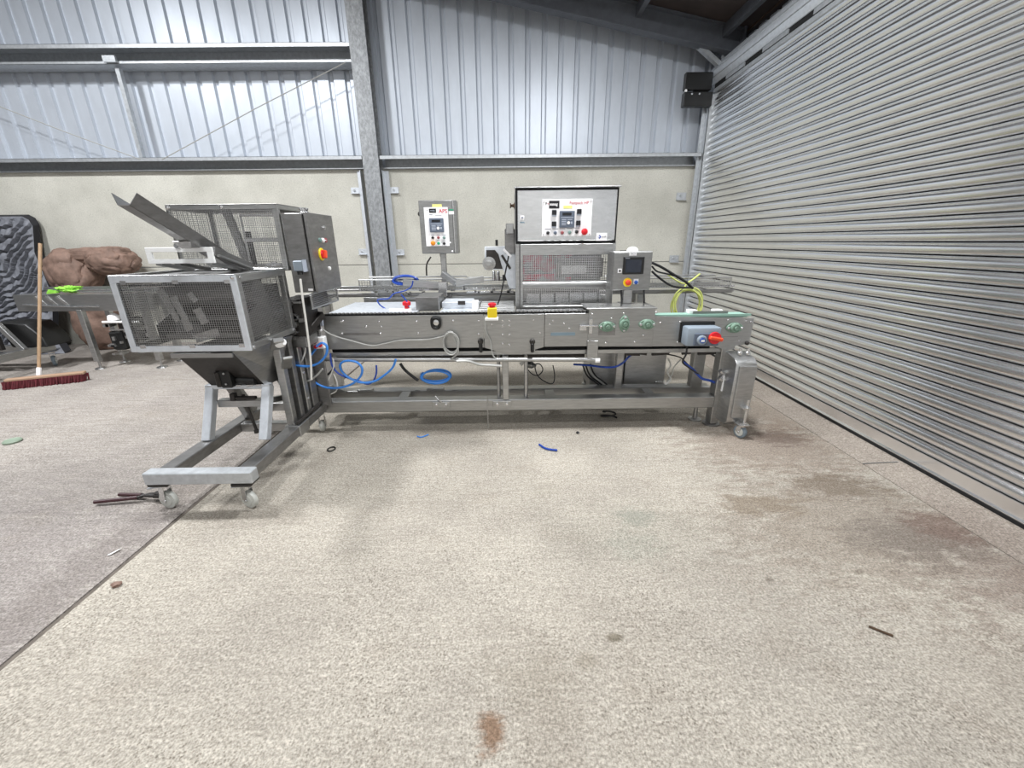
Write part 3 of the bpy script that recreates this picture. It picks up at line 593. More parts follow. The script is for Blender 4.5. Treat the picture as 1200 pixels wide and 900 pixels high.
# posts, guard window
for xx in (0.066,0.86): box('post',steel,sm,xx,xx+0.035,YC+0.01,YC+0.06,0.712,1.49,0.003)
gf=MB(); gx0,gx1,gz0,gz1=0.105,0.862,0.955,1.475
gf.box(gx0,gx1,3.535,3.56,gz1-0.085,gz1); gf.box(gx0,gx0+0.022,3.535,3.56,gz0,gz1-0.085); gf.box(gx1-0.03,gx1,3.535,3.56,gz0,gz1-0.085); gf.box(gx0+0.022,gx1-0.03,3.535,3.56,gz0,gz0+0.02)
gfo=gf.build('guard_frame',steel,sm,0.002)
MB().mesh((gx0+0.022,3.552,gz0+0.02),(gx1-gx0-0.052,0,0),(0,0,gz1-gz0-0.105),40,30,0.0018).build('wire_guard',steelb,gfo,kind='stuff')
MB().tube([(gx0,3.57,1.150),(gx1-0.02,3.57,1.150)],0.030,14).build('film_roller',steel,sm)
vv=[];ff=[]
for i in range(13):
    for j in range(9):
        u,v=i/12,j/8; vv.append((0.12+u*0.44,3.72-0.05*math.sin(u*9+v*5)*0.6,1.17+v*0.22+0.012*math.sin(u*7)))
for i in range(12):
    for j in range(8): a=i*9+j; ff.append((a,a+9,a+10,a+1))
MB().add(vv,ff).build('printed_film',pinkf,sm,fix=False)
vv=[];ff=[]
for i in range(9):
    for j in range(5): u,v=i/8,j/4; vv.append((0.12+u*0.28,3.60+0.03*math.sin(u*8),1.165+v*0.07))
for i in range(8):
    for j in range(4): a=i*5+j; ff.append((a,a+5,a+6,a+1))
MB().add(vv,ff).build('printed_film',pinkf,sm,fix=False)
box('seal_head',steeld,sm,0.42,0.82,3.66,3.95,1.20,1.36,0.006); box('seal_head_plate',steelb,sm,0.46,0.68,3.64,3.66,1.23,1.30,0.003)
box('inner_back',steeld,sm,0.10,0.87,3.98,4.0,0.6,1.49)
for i in range(5):
    tx=0.16+i*0.125; b=MB(); b.box(tx,tx+0.11,3.62,3.78,0.985,0.99); b.box(tx,tx+0.11,3.62,3.624,0.985,1.07); b.box(tx,tx+0.004,3.62,3.78,0.985,1.07); b.build('tray_pocket',steelb,sm)
for (q) in ((0.12,1.10),(0.12,0.975)): box('cross_rail',steelx,sm,0.11,0.84,3.585,3.60,q[1],q[1]+0.018,0.002)
# lower tank below the bed
lt=MB(); lt.box(0.745,1.055,3.60,3.95,0.20,0.66); lt.box(1.065,1.44,3.60,3.95,0.20,0.66); lt_o=lt.build('lower_cabinet',steel,sm,0.005)
MB().box(0.985,1.045,3.575,3.60,0.20,0.68).build('cabinet_post',steel,sm,0.003); box('hinge_block',steel,sm,1.36,1.42,3.58,3.6,0.20,0.26,0.004)
for (xx,yy) in ((0.80,3.65),(1.38,3.65),(0.80,3.9),(1.38,3.9)): MB().lathe((xx,yy,0),(0,0,1),[(0,0.04),(0.012,0.04),(0.02,0.015),(0.2,0.015)],12).build('cabinet_foot',steel,sm)
# film reel plate on the left
rp=MB(); q=[(-0.193,3.700,1.459),(0.084,3.700,1.463),(0.082,3.700,1.106),(0.014,3.700,1.107),(-0.036,3.700,1.268),(-0.199,3.700,1.269)]
rp.prism([(p[0],p[2]) for p in q],'y',3.70,3.712); rpo=rp.build('reel_plate',galvl,sm,0.002)
q=[(-0.179,3.695,1.431),(-0.106,3.695,1.431),(-0.077,3.695,1.396),(-0.043,3.695,1.275),(-0.184,3.695,1.277)]; MB().prism([(p[0],p[2]) for p in q],'y',3.69,3.70).build('reel_opening',dkmetal,rpo)
q=[(-0.159,3.660,1.321)][0]; MB().lathe((q[0],3.70,q[2]),(0,-1,0),[(0,0.058),(0.01,0.056),(0.012,0.034),(0.05,0.032),(0.052,0.020),(0.075,0.018)],20).build('reel_spindle',steel,rpo)
q=[(-0.090,3.700,1.513),(-0.091,3.700,1.465)]; MB().bar((q[0][0],3.71,q[1][2]),(q[0][0],3.71,q[0][2]),0.022,0.022).build('spindle_stop',black,rpo)
for a_ in ([(-0.033,3.685,1.437),(0.032,3.685,1.374)],[(-0.048,3.685,1.389),(0.024,3.685,1.275)]): MB().bar(a_[0],a_[1],0.02,0.012,(0,1,0)).build('reel_arm',dkmetal if a_[0][2]<1.42 else offw,rpo)
# ------------------------------------------------------------------ touch screen cabinet
tp=thing('touch_panel',(0.97,3.38,1.0),'small grey cabinet with black touch screen and yellow stop button on a post','control panel')
pv=0.03
bx_=MB().box(0.812,1.118,3.30,3.44,1.125,1.418).build('cabinet_body',steelm,tp,0.004)
MB().box(0.818,1.112,3.286,3.302,1.131,1.412).build('cabinet_door',steelm,tp,0.003)
q=[(0.891,3.280,1.379),(1.051,3.280,1.377),(0.891,3.280,1.249)]; sc=MB().box(q[0][0],q[1][0],3.272,3.286,q[2][2],q[0][2]).build('touch_screen',black,tp,0.003)
box('display',screen,sc,q[0][0]+0.018,q[1][0]-0.022,3.2705,3.2722,q[2][2]+0.014,q[0][2]-0.022); box('bezel_print',pgry,sc,q[0][0]+0.012,q[0][0]+0.045,3.2714,3.2722,q[0][2]-0.014,q[0][2]-0.008)
q=[(0.961,3.280,1.400)][0]; o_=box('door_label',offw,tp,q[0]-0.028,q[0]+0.028,3.2835,3.286,q[2]-0.013,q[2]+0.013); text('lettering','HCS',0.020,(q[0],3.283,q[2]),pgry,o_)
q=[(0.869,3.280,1.275)][0]; o_=box('lock_label',offw,tp,q[0]-0.016,q[0]+0.016,3.2835,3.286,q[2]-0.016,q[2]+0.016); bolts(o_,[(q[0],3.283,q[2])],0.008,m=black)
q=[(0.936,3.280,1.187)][0]; o_=MB().lathe((q[0],3.286,q[2]),(0,-1,0),[(0,0.034),(0.004,0.034),(0.005,0.033)],24).build('emergency_stop',yellow,tp); MB().lathe((q[0],3.282,q[2]),(0,-1,0),[(0,0.013),(0.014,0.013),(0.018,0.022),(0.034,0.020),(0.038,0.012)],20).build('mushroom_button',mat('stop_button_red','#d8402a',0.35),o_)
q=[(1.002,3.280,1.193)][0]; o_=box('selector_plate',offw,tp,q[0]-0.019,q[0]+0.019,3.2835,3.286,q[2]-0.020,q[2]+0.020); MB().lathe((q[0],3.2835,q[2]-0.006),(0,-1,0),[(0,0.015),(0.012,0.014),(0.014,0.010)],16).build('selector_switch',blue,o_)
MB().lathe((0.98,3.37,1.418),(0,0,1),[(0,0.045),(0.012,0.043),(0.026,0.030),(0.032,0.012)],20).build('lamp_dome',white,tp)
box('post',steel,tp,0.925,0.995,3.33,3.40,1.012,1.125,0.003); box('post',steel,tp,0.90,1.02,3.31,3.42,1.0125,1.02,0.003)
cable('panel_cable',hose_k,[(0.90,3.32,1.125),(0.905,3.30,1.06),(0.91,3.31,1.015)],0.008,parent=tp); cable('panel_cable',hose_k,[(1.085,3.33,1.125),(1.09,3.32,1.06),(1.10,3.34,1.018)],0.007,parent=tp)
box('rear_arm',dkmetal,tp,0.93,1.02,3.44,3.55,1.40,1.42)

# ------------------------------------------------------------------ rear line: conveyor with wire guard, and the pole cabinet it carries
rc=thing('rear_conveyor',(0,4.2,0),'long narrow rear conveyor with paired rails and wire side guards, standing behind the front machine','conveyor')
for (yy,zz,hh,x0,x1,m_) in ((4.05,1.058,0.02,-1.95,2.2,steelb),(4.05,1.015,0.022,-1.95,2.2,steeld),(4.34,1.05,0.03,-1.95,2.2,steel),(4.05,0.90,0.10,-1.4,0.95,steel)):
    box('side_rail',m_,rc,x0,x1,yy,yy+0.02,zz,zz+hh,0.002)
box('belt_bed',steeld,rc,-1.95,2.2,4.08,4.33,1.0,1.01)
for (x0,x1,z1) in ((-1.42,-0.42,1.165),(-0.42,0.075,1.15),(1.0,2.15,1.15)):
    f=MB(); f.tube([(x0,4.04,1.06),(x0,4.04,z1),(x1,4.04,z1),(x1,4.04,1.06)],0.009,6); fo=f.build('guard_frame',steel,rc)
    MB().mesh((x0,4.04,1.07),(x1-x0,0,0),(0,0,z1-1.075),int((x1-x0)/0.026),4,0.0022).build('wire_guard',steel,fo,kind='stuff')
    f=MB(); f.tube([(x0,4.36,1.06),(x0,4.36,z1),(x1,4.36,z1),(x1,4.36,1.06)],0.009,6); f.build('guard_frame',steel,rc)
box('guide_rail',steelb,rc,-0.40,0.06,4.02,4.04,1.03,1.05,0.003)
for (xx) in (-1.85,0.85,1.3):
    for yy in (4.09,4.28): box('leg',steel,rc,xx-0.03,xx+0.03,yy-0.02,yy+0.04,0.03,1.0,0.004); MB().lathe((xx,yy+0.01,0),(0,0,1),[(0,0.045),(0.012,0.045),(0.03,0.012),(0.05,0.012)],12).build('foot',steel,rc)
b=MB()
for i in range(30): 
    a=random.uniform(-1.3,0.05); z_=random.uniform(1.0,1.07); b.box(a,a+random.uniform(.01,.03),4.02,4.06,z_,z_+random.uniform(.01,.022))
b.build('guide_fittings',steeld,rc,kind='stuff')
# end fittings near the reel
for px_ in (-0.13,-0.09): MB().lathe((px_,4.02,1.15),(0,0,1),[(0,0.018),(0.08,0.016),(0.09,0.01)],10).build('cylinder_fitting',steelb,rc)
box('valve_block',dkmetal,rc,-0.05,0.06,4.0,4.06,1.15,1.20,0.004); 
# pole cabinet
ap=thing('pole_control_cabinet',(-0.60,4.0,1.0),'grey steel pole cabinet with a tall white keypad plate, standing before the bare concrete wall','control panel')
YA=3.95
q=[(-0.767,3.950,1.850),(-0.430,3.950,1.847),(-0.781,3.950,1.399),(-0.450,3.950,1.396)]
ax0,ax1,az0,az1=q[2][0],q[3][0]-0.012,q[2][2],q[0][2]
tl=0.0
MB().box(ax0,ax1+0.012,YA+0.02,YA+0.17,az0,az1).build('cabinet_body',steelm,ap,0.004)
MB().box(ax0+0.002,ax1-0.02,YA,YA+0.022,az0+0.004,az1-0.004).build('cabinet_door',steelm,ap,0.004); box('door_edge',steelb,ap,ax1-0.018,ax1-0.010,YA+0.004,YA+0.022,az0+0.01,az1-0.002)
q=[(-0.718,3.945,1.790),(-0.519,3.945,1.788),(-0.728,3.945,1.465)]; bx0,bx1,bz0,bz1=q[2][0]-0.006,q[1][0]-0.004,q[2][2],q[0][2]
ac=MB().box(bx0,bx1,YA-0.006,YA,bz0,bz1).build('control_plate',offw,ap,0.001); bw,bh=bx1-bx0,bz1-bz0; ya=YA-0.006
ap_=lambda u,v:(bx0+u*bw,bz1-v*bh)
cx,cz=ap_(0.5,0.455); keypad(ac,cx,cz,ya,bw*.60,bh*.36); keypad_bits(ac,cx,cz,ya,bw*.60,bh*.36)
cx,cz=ap_(0.36,0.085); box('logo_box',pblk,ac,cx-0.030,cx+0.032,ya-0.0012,ya,cz-0.017,cz+0.017); text('lettering','aaaag',0.018,(cx,ya-0.0016,cz+0.002),keyl,ac); text('lettering','P',0.016,(cx-0.045,ya-0.0006,cz+0.002),pblk,ac)
cx,cz=ap_(0.80,0.10); text('lettering','APS',0.046,(cx,ya-0.0006,cz),pred,ac,bold=0.0006)
cx,cz=ap_(0.28,0.185); box('caption',pgry,ac,cx-0.014,cx+0.014,ya-0.0008,ya,cz-0.003,cz+0.003); cx,cz=ap_(0.6,0.20); box('caption',pgry,ac,cx-0.028,cx+0.028,ya-0.0008,ya,cz-0.002,cz+0.002)
for (u,v,m_) in ((0.30,0.775,pblk),(0.54,0.775,MATS['dusky_red_button']),(0.78,0.78,MATS['grey_green_button']),(0.53,0.925,green),(0.77,0.93,pblk)):
    cx,cz=ap_(u,v); MB().lathe((cx,ya,cz),(0,-1,0),[(0,0.013),(0.012,0.012),(0.015,0.008)],14).build('push_button',m_,ac); box('button_caption',pgry,ac,cx-0.014,cx+0.014,ya-0.0008,ya,cz+0.020,cz+0.025)
cx,cz=ap_(0.31,0.92); MB().lathe((cx,ya,cz),(0,-1,0),[(0,0.013),(0.016,0.013),(0.02,0.021),(0.032,0.020),(0.038,0.010)],18).build('stop_button',amber,ac)
cx,cz=ap_(0.56,-0.035); box('yellow_label',lab_yel,ap,cx-0.042,cx+0.042,YA-0.001,YA,cz-0.012,cz+0.014)
cx,cz=ap_(1.14,0.10); o_=box('side_label',offw,ap,cx-0.024,cx+0.024,YA-0.001,YA,cz-0.026,cz+0.0); box('label_print',green,o_,cx-0.02,cx+0.02,YA-0.0016,YA-0.001,cz+0.006,cz+0.016); 
bolts(ap,[(ax0-0.004,YA+0.05,az1-0.11)],0.018,(-1,0,0),dkmetal,'latch',0.014)
bolts(ap,[(ax1-0.055,YA-0.001,az0+0.095),(ax1-0.04,YA-0.001,az0+0.02)],0.008,m=offw,name='door_screw')
px0=(ax0+ax1)/2; MB().bar((px0+0.02,YA+0.10,1.06),(px0+0.02,YA+0.10,az0),0.05,0.05).build('pole',steel,ap,0.004)
MB().box(px0-0.01,px0+0.03,YA+0.08,YA+0.12,az0-0.03,az0+0.002).build('pole_collar',dkmetal,ap,0.004)
MB().bar((px0-0.36,YA+0.02,1.145),(px0-0.01,YA+0.02,1.115),0.05,0.06).build('support_arm',steel,ap,0.004); MB().bar((px0+0.01,YA+0.04,1.22),(px0+0.15,YA-0.04,1.135),0.05,0.05).build('support_arm',steel,ap,0.004); MB().bar((px0+0.14,YA-0.04,1.135),(px0+0.40,YA-0.02,1.175),0.05,0.055).build('support_arm',steel,ap,0.004)
MB().bar((px0+0.01,YA-0.01,1.02),(px0+0.01,YA-0.01,1.15),0.08,0.03).build('arm_clamp',steelb,ap,0.004)
cable('rod',dkmetal,[(-0.801,4.200,1.187),(-0.793,4.200,1.293),(-0.746,4.200,1.364)],0.008,parent=ap,sub=3)
# ------------------------------------------------------------------ hopper trolley with wire cage, tower and electrical cabinet
ht=thing('hopper_trolley',(-1.78,2.6,0),'stainless trolley on four castors carrying a wire cage, sloping open chute and hopper','machine')
# floor frame: light and shade put into pale front, dull side finishes
box('front_beam',galv,ht,-2.09,-1.475,2.05,2.12,0.203,0.277,0.005)
box('side_beam',steeld,ht,-2.045,-1.955,2.12,3.20,0.203,0.275,0.005)
box('side_beam',steeld,ht,-1.583,-1.493,2.12,3.138,0.203,0.275,0.005)
box('cross_beam',steel,ht,-1.955,-1.583,2.74,2.80,0.205,0.27,0.004)
box('splice_box',steel,ht,-1.592,-1.484,2.66,2.80,0.198,0.282,0.004)
MB().bar((-1.95,3.16,0.24),(-1.585,3.16,0.24),0.06,0.07).build('cross_beam',steel,ht,0.004)
# inclined legs and rails; front ones toned paler for light from ahead
for xx in (-2.0,-1.625):
    MB().bar((xx,2.47,0.272),(xx,2.63,0.60),0.055,0.055,(0,1,0)).build('leg',galvl,ht,0.004)
    MB().bar((xx,2.98,0.272),(xx,2.80,0.60),0.055,0.055,(0,1,0)).build('leg',steel,ht,0.004)
box('top_rail',galvl,ht,-2.03,-1.60,2.60,2.65,0.585,0.615,0.003); box('top_rail',steel,ht,-2.03,-1.60,2.78,2.83,0.585,0.615,0.003)
box('mid_rail',steel,ht,-1.975,-1.65,2.60,2.66,0.455,0.505,0.004)
MB().bar((-1.64,2.60,0.50),(-1.64,2.98,0.40),0.05,0.04).build('side_rail',steel,ht,0.004)
for xx in (-1.95,): MB().bar((xx,2.86,0.27),(xx,2.74,0.56),0.05,0.06,(0,1,0)).build('rear_leg',steeld,ht,0.004)
j=MB(); j.tube([(-1.80,2.62,0.54),(-1.765,2.62,0.27)],0.010,8); j.lathe((-1.765,2.62,0.255),(0,0,1),[(0,0.018),(0.02,0.018)],10); j.build('jack_screw',dkmetal,ht)
j=MB(); j.box(-1.85,-1.70,2.58,2.61,0.515,0.535); j.box(-1.86,-1.83,2.57,2.61,0.51,0.56); j.build('jack_crank',dkmetal,ht,0.003)
# hopper: sloping front coloured dark for its shade, sides; dark gear motor in front of it
def plate(name,m,parent,a,b,c,d,t=0.004): return MB().sheet(a,b,c,d,t).build(name,m,parent)
plate('hopper_front',dkmetal,ht,(-1.97,2.36,0.90),(-1.625,2.36,0.90),(-1.635,2.62,0.60),(-1.99,2.62,0.60))
plate('hopper_side',steel,ht,(-1.625,2.36,0.90),(-1.50,2.82,0.90),(-1.60,2.82,0.60),(-1.635,2.62,0.60))
plate('hopper_side',steeld,ht,(-1.97,2.36,0.90),(-1.99,2.62,0.60),(-1.99,2.80,0.60),(-1.97,2.82,0.90))
plate('hopper_back',steeld,ht,(-1.97,2.82,0.90),(-1.50,2.82,0.90),(-1.60,2.80,0.60),(-1.99,2.80,0.60))
box('hopper_lip',steelx,ht,-1.98,-1.62,2.345,2.36,0.872,0.90,0.002)
gm=box('gear_motor',black,ht,-1.84,-1.77,2.49,2.58,0.63,0.75,0.008); box('motor_flange',dkmetal,gm,-1.86,-1.83,2.48,2.58,0.64,0.74,0.006); MB().cyl((-1.77,2.56,0.665),(-1.66,2.57,0.655),0.03,14).build('motor_body',black,gm)
bolts(gm,[(-1.80,2.488,0.73),(-1.80,2.488,0.66)],0.007,m=steel)
for (xx,zz) in ((-1.80,0.615),(-1.72,0.615),(-1.66,0.618)): MB().bar((xx-0.02,2.60,zz),(xx+0.02,2.60,zz),0.03,0.012).build('slide_clamp',steelb,ht,0.003)
# lift column on the right-hand beam
for (yy,xx,w_,m_) in ((2.70,-1.555,0.055,steel),(2.80,-1.545,0.05,steeld),(2.90,-1.54,0.055,steel),(3.00,-1.535,0.09,steeld)):
    box('lift_column',m_,ht,xx-0.02,xx+0.03,yy-w_/2,yy+w_/2,0.275,0.93,0.004)
box('column_back',steeld,ht,-1.585,-1.568,2.70,3.08,0.275,1.0,0.003)
box('column_back',steeld,ht,-1.60,-1.42,3.06,3.08,0.275,1.0,0.003)
bolts(ht,[(-1.51,2.70,0.72),(-1.51,2.90,0.60),(-1.51,2.90,0.40)],0.012,(1,0,0))
MB().tube([(-1.50,2.66,0.30),(-1.50,3.08,0.305)],0.012,8).build('guide_rod',dkmetal,ht)
b=MB(); b.bar((-1.52,2.62,0.86),(-1.42,2.50,0.94),0.06,0.03); b.bar((-1.44,2.60,0.80),(-1.52,2.70,0.70),0.06,0.02); b.build('valve_bracket',steel,ht,0.003)
MB().lathe((-1.455,2.55,0.905),(1,-0.3,0.3),[(0,0.03),(0.03,0.03),(0.05,0.02)],12).build('air_filter_cap',white,ht)
# castors with brakes
castor(ht,-2.055,2.13,0.056,0.032,80,hgt=0.195,brake=True,tyre=False); castor(ht,-1.565,2.12,0.056,0.032,70,hgt=0.195,brake=True,tyre=False); castor(ht,-1.575,3.17,0.050,0.03,10,hgt=0.19,tyre=False); castor(ht,-2.0,3.15,0.050,0.03,10,hgt=0.19,tyre=False)
# cage: four angle frames with woven wire
cx0,cx1,cy0,cy1,cz0,cz1=-2.155,-1.472,2.30,2.83,0.922,1.342
def frame(name,m,parent,face,a0,a1,b0,b1,c,wd=0.04,t=0.012):
    f=MB()
    def B(p0,p1,q0,q1):
        if face=='y': f.box(p0,p1,c,c+t,q0,q1)
        elif face=='x': f.box(c,c+t,p0,p1,q0,q1)
        else: f.box(p0,p1,q0,q1,c,c+t)
    B(a0,a1,b1-wd,b1); B(a0,a1,b0,b0+wd); B(a0,a0+wd,b0+wd,b1-wd); B(a1-wd,a1,b0+wd,b1-wd)
    return f.build(name,m,parent,0.002)
fr=frame('cage_front_frame',galvl,ht,'y',cx0,cx1,cz0,cz1,cy0,0.034)  # light from ahead put into the paler front finish
fs=frame('cage_side_frame',steel,ht,'x',cy0+0.012,cy1,cz0,cz1,cx1-0.012,0.038)
fl=frame('cage_side_frame',steel,ht,'x',cy0+0.012,cy1,cz0,cz1,cx0,0.038); box('cage_back_shade',dkmetal,ht,cx0+0.05,cx1-0.05,cy1-0.03,cy1-0.026,cz0+0.03,1.25)  # dark back sheet added to deepen the shade inside the cage
fb=frame('cage_back_frame',steel,ht,'y',cx0+0.012,cx1-0.012,cz0,cz1,cy1-0.012,0.034)
box('cage_light_blocker',steeld,ht,cx0+0.02,cx1-0.02,cy0+0.02,cy1-0.02,cz1-0.012,cz1-0.008)  # sheet added to keep overhead light out of the cage
ftop=frame('cage_top_frame',steelb,ht,'z',cx0,cx1,cy0,cy1,cz1,0.032,0.006)
for (p,a,u,v,nu,nv) in ((fr,(cx0+0.03,cy0+0.008,cz0+0.03),(cx1-cx0-0.06,0,0),(0,0,cz1-cz0-0.06),50,29),(fs,(cx1-0.008,cy0+0.03,cz0+0.03),(0,cy1-cy0-0.06,0),(0,0,cz1-cz0-0.06),36,29),(fl,(cx0+0.004,cy0+0.03,cz0+0.03),(0,cy1-cy0-0.06,0),(0,0,cz1-cz0-0.06),36,29),(fb,(cx0+0.03,cy1-0.006,cz0+0.03),(cx1-cx0-0.06,0,0),(0,0,cz1-cz0-0.06),50,29)):
    MB().mesh(a,u,v,nu,nv,0.0011).build('woven_wire',steel,p,kind='stuff')
for (xx,zz) in ((-2.08,cz0+0.03),(-1.80,cz0+0.03),(-1.52,cz0+0.03),(-2.08,cz1-0.035),(-1.8,cz1-0.035),(-1.52,cz1-0.035)): box('mesh_tab',steelb,fr,xx-0.016,xx+0.016,cy0-0.001,cy0+0.012,zz-0.008,zz+0.012)
bolts(fs,[(cx1+0.001,2.34,1.33),(cx1+0.001,2.80,0.945),(cx1+0.001,2.33,0.935)],0.011,(1,0,0))
bolts(fr,[(cx1-0.015,cy0-0.001,cz1-0.012)],0.010)
# machinery inside the cage: sloping elevator deck with cleats, drum, plates; deck and plates toned dark for inside shade
el=plate('elevator_deck',dkmetal,ht,(-2.08,2.46,0.96),(-1.60,2.46,0.96),(-1.60,2.78,1.30),(-2.08,2.78,1.30),0.01)
for i in range(4):
    t=i/3.5; yy=2.47+0.3*t; zz=0.985+0.32*t
    box('cleat',steeld,el,-2.06,-1.62,yy-0.014,yy,zz-0.02,zz+0.004)
for (xa,za,xb,zb,ww) in ((-1.99,1.26,-1.93,1.08,0.05),(-1.93,1.22,-1.88,1.02,0.05),(-1.83,1.24,-1.80,1.19,0.04),(-1.81,1.15,-1.78,1.06,0.05)): MB().bar((xa,2.42,za),(xb,2.42,zb),ww,0.01,(0,1,0)).build('inner_bracket',steelb,ht,0.002)
MB().bar((-1.85,2.40,0.975),(-1.70,2.40,1.015),0.05,0.01,(0,1,0)).build('inner_bracket',steelb,ht,0.002)
MB().tube([(-2.1,2.36,1.285),(-1.86,2.37,1.285)],0.008,8).build('inner_rod',steelb,ht)
MB().cyl((-2.10,2.62,1.22),(-1.55,2.62,1.22),0.075,18).build('elevator_drum',steeld,ht)
plate('inner_side_plate',steeld,ht,(-1.60,2.44,0.94),(-1.60,2.80,0.94),(-1.60,2.80,1.20),(-1.60,2.44,1.05))
plate('inner_side_plate',steeld,ht,(-2.09,2.44,0.94),(-2.09,2.80,0.94),(-2.09,2.80,1.20),(-2.09,2.44,1.05))
# propped lid frame and its sloping channels on top of the cage
lid=MB()
for (x0,x1,z0,z1) in ((-2.03,-1.655,1.462,1.487),(-2.03,-1.655,1.400,1.424),(-2.03,-1.998,1.424,1.462),(-1.69,-1.655,1.424,1.462)): lid.box(x0,x1,2.44,2.452,z0,z1)
lido=lid.build('lid_frame',white,ht,0.002)  # white colour carries the light on the front bars
for (xx,m_) in ((-1.985,steeld),(-1.88,steeld),(-1.70,steel)):
    MB().bar((xx,2.455,1.40),(xx,2.70,1.352),0.035,0.02).build('lid_channel',m_,ht,0.002)
MB().bar((-1.655,2.452,1.465),(-1.655,2.76,1.365),0.014,0.05).build('lid_channel',steeld,ht,0.002); MB().bar((-1.64,2.46,1.44),(-1.64,2.76,1.35),0.02,0.012).build('lid_channel',steel,ht,0.002)
MB().lathe((-1.84,2.445,1.493),(0,-1,0.2),[(-0.02,0.010),(0.0,0.010),(0.004,0.017),(0.016,0.015)],12).build('lid_knob',steelb,ht)
# chute: U channel sloping down from upper left
a,b=Vector((-1.715,2.02,1.672)),Vector((-1.775,2.86,1.300)); d=(b-a).normalized(); wv_=d.cross(Vector((0,0,1))).normalized(); nrm=wv_.cross(d).normalized()
if nrm.z<0: nrm=-nrm
sec=[(-0.052,0.056),(-0.024,0.0),(0.024,0.0),(0.052,0.056)]
ch=MB()
for i in range(3):
    (u0,h0),(u1,h1)=sec[i],sec[i+1]
    ch.sheet(a+wv_*u0+nrm*h0,b+wv_*u0+nrm*h0,b+wv_*u1+nrm*h1,a+wv_*u1+nrm*h1,0.003)
cho=ch.build('feed_chute',steeld,ht)
m1=a.lerp(b,0.50); MB().sheet((m1.x-0.05,m1.y-0.09,m1.z+0.03),(m1.x+0.05,m1.y-0.09,m1.z+0.03),(m1.x+0.02,m1.y-0.06,1.48),(m1.x-0.03,m1.y-0.06,1.48),0.006).build('chute_bracket',steeld,cho)
# tower behind the cage
tx0,tx1,ty0,ty1,tz0,tz1=-2.165,-1.470,2.85,3.26,1.33,1.735
tf=frame('tower_frame',steel,ht,'y',tx0,tx1,tz0,tz1,ty0,0.024); tb=frame('tower_frame',steel,ht,'y',tx0,tx1,tz0,tz1,ty1-0.012,0.026); ts=frame('tower_frame',steel,ht,'x',ty0,ty1,tz0,tz1,tx1,0.026); tl_=frame('tower_frame',steel,ht,'x',ty0,ty1,tz0,tz1,tx0,0.026)
for (p,a_,u,v,nu,nv) in ((tf,(tx0+0.02,ty0+0.006,tz0+0.02),(tx1-tx0-0.04,0,0),(0,0,tz1-tz0-0.04),50,29),(tb,(tx0+0.02,ty1-0.006,tz0+0.02),(tx1-tx0-0.04,0,0),(0,0,tz1-tz0-0.04),50,29),(tl_,(tx0+0.006,ty0+0.02,tz0+0.02),(0,ty1-ty0-0.04,0),(0,0,tz1-tz0-0.04),28,29)):
    MB().mesh(a_,u,v,nu,nv,0.0011).build('woven_wire',steelb,p,kind='stuff')
box('tower_cap',steeld,ht,tx0,tx1+0.01,ty0,ty1,tz1,tz1+0.006,0.001)
MB().bar((-1.88,3.0,1.72),(-1.80,3.0,1.34),0.05,0.03,(0,1,0)).build('elevator_mast',steeld,ht,0.003)
box('mast_guard',dkmetal,ht,-1.815,-1.775,3.02,3.06,1.36,1.58,0.003)
dg=frame('inner_gate_frame',steelb,ht,'y',-1.79,-1.50,1.35,1.69,2.98,0.014); box('gate_bar',steelb,dg,-1.79,-1.50,2.976,2.99,1.515,1.538,0.002)
for i in range(2): bolts(ht,[(-2.15+i*0.34,ty0-0.001,tz1-0.012)],0.012)
b=MB(); b.box(-1.56,-1.53,2.84,2.86,1.36,1.385); b.tube([(-1.60,2.845,1.37),(-1.50,2.845,1.375)],0.008,6); b.build('gate_catch',steelb,ht)
# electrical cabinet: body faces the camera, door faces right
ec=MB().box(-1.448,-1.318,2.86,3.27,1.185,1.685).build('electrical_cabinet',steeld,ht,0.004)
box('cabinet_seam',dark,ec,-1.318,-1.306,2.868,3.262,1.192,1.678)
MB().box(-1.306,-1.288,2.856,3.272,1.183,1.69).build('cabinet_door',steeld,ec,0.003)
XD=-1.288
q=[(-1.288,2.995,1.428),(-1.288,3.044,1.520),(-1.288,3.096,1.602),(-1.288,3.087,1.329)]
rs=MB().lathe(q[0],(1,0,0),[(0,0.042),(0.006,0.042),(0.008,0.040)],24).build('isolator_plate',yellow,ec)
MB().lathe(Vector(q[0])+Vector((0.007,0,0)),(1,0,0),[(0,0.030),(0.012,0.028)],20).build('switch_base',red,rs); MB().bar(Vector(q[0])+Vector((0.028,-0.006,-0.026)),Vector(q[0])+Vector((0.028,0.006,0.026)),0.022,0.022,(1,0,0)).build('rotary_switch',orange,rs,0.004)
for (dy,m_) in ((-0.045,MATS['grey_green_button']),(0.0,offw),(0.045,MATS['dusky_red_button'])): MB().lathe((XD,q[1][1]+dy,q[1][2]),(1,0,0),[(0,0.016),(0.012,0.015),(0.014,0.011)],14).build('push_button',m_,ec)
box('button_print',offw,ec,XD,XD+0.0155,q[1][1]-0.03,q[1][1]+0.03,q[1][2]-0.003,q[1][2]+0.003)
for k_ in (2,3): MB().lathe((XD,q[k_][1],q[k_][2]),(1,0,0),[(0,0.014),(0.01,0.013),(0.013,0.008)],14).build('door_lock',white if k_==3 else steelb,ec)
sk=MB().box(-1.40,-1.338,2.80,2.86,1.328,1.394).build('socket_box',greyp,ec,0.005); MB().lathe((-1.372,2.82,1.328),(0,0,-1),[(0,0.018),(0.022,0.016)],12).build('cable_gland',black,sk); box('cover_face',keyl,sk,-1.338,-1.334,2.80,2.862,1.323,1.399)
box('rating_label',offw,ec,-1.355,-1.322,2.8585,2.86,1.195,1.21)
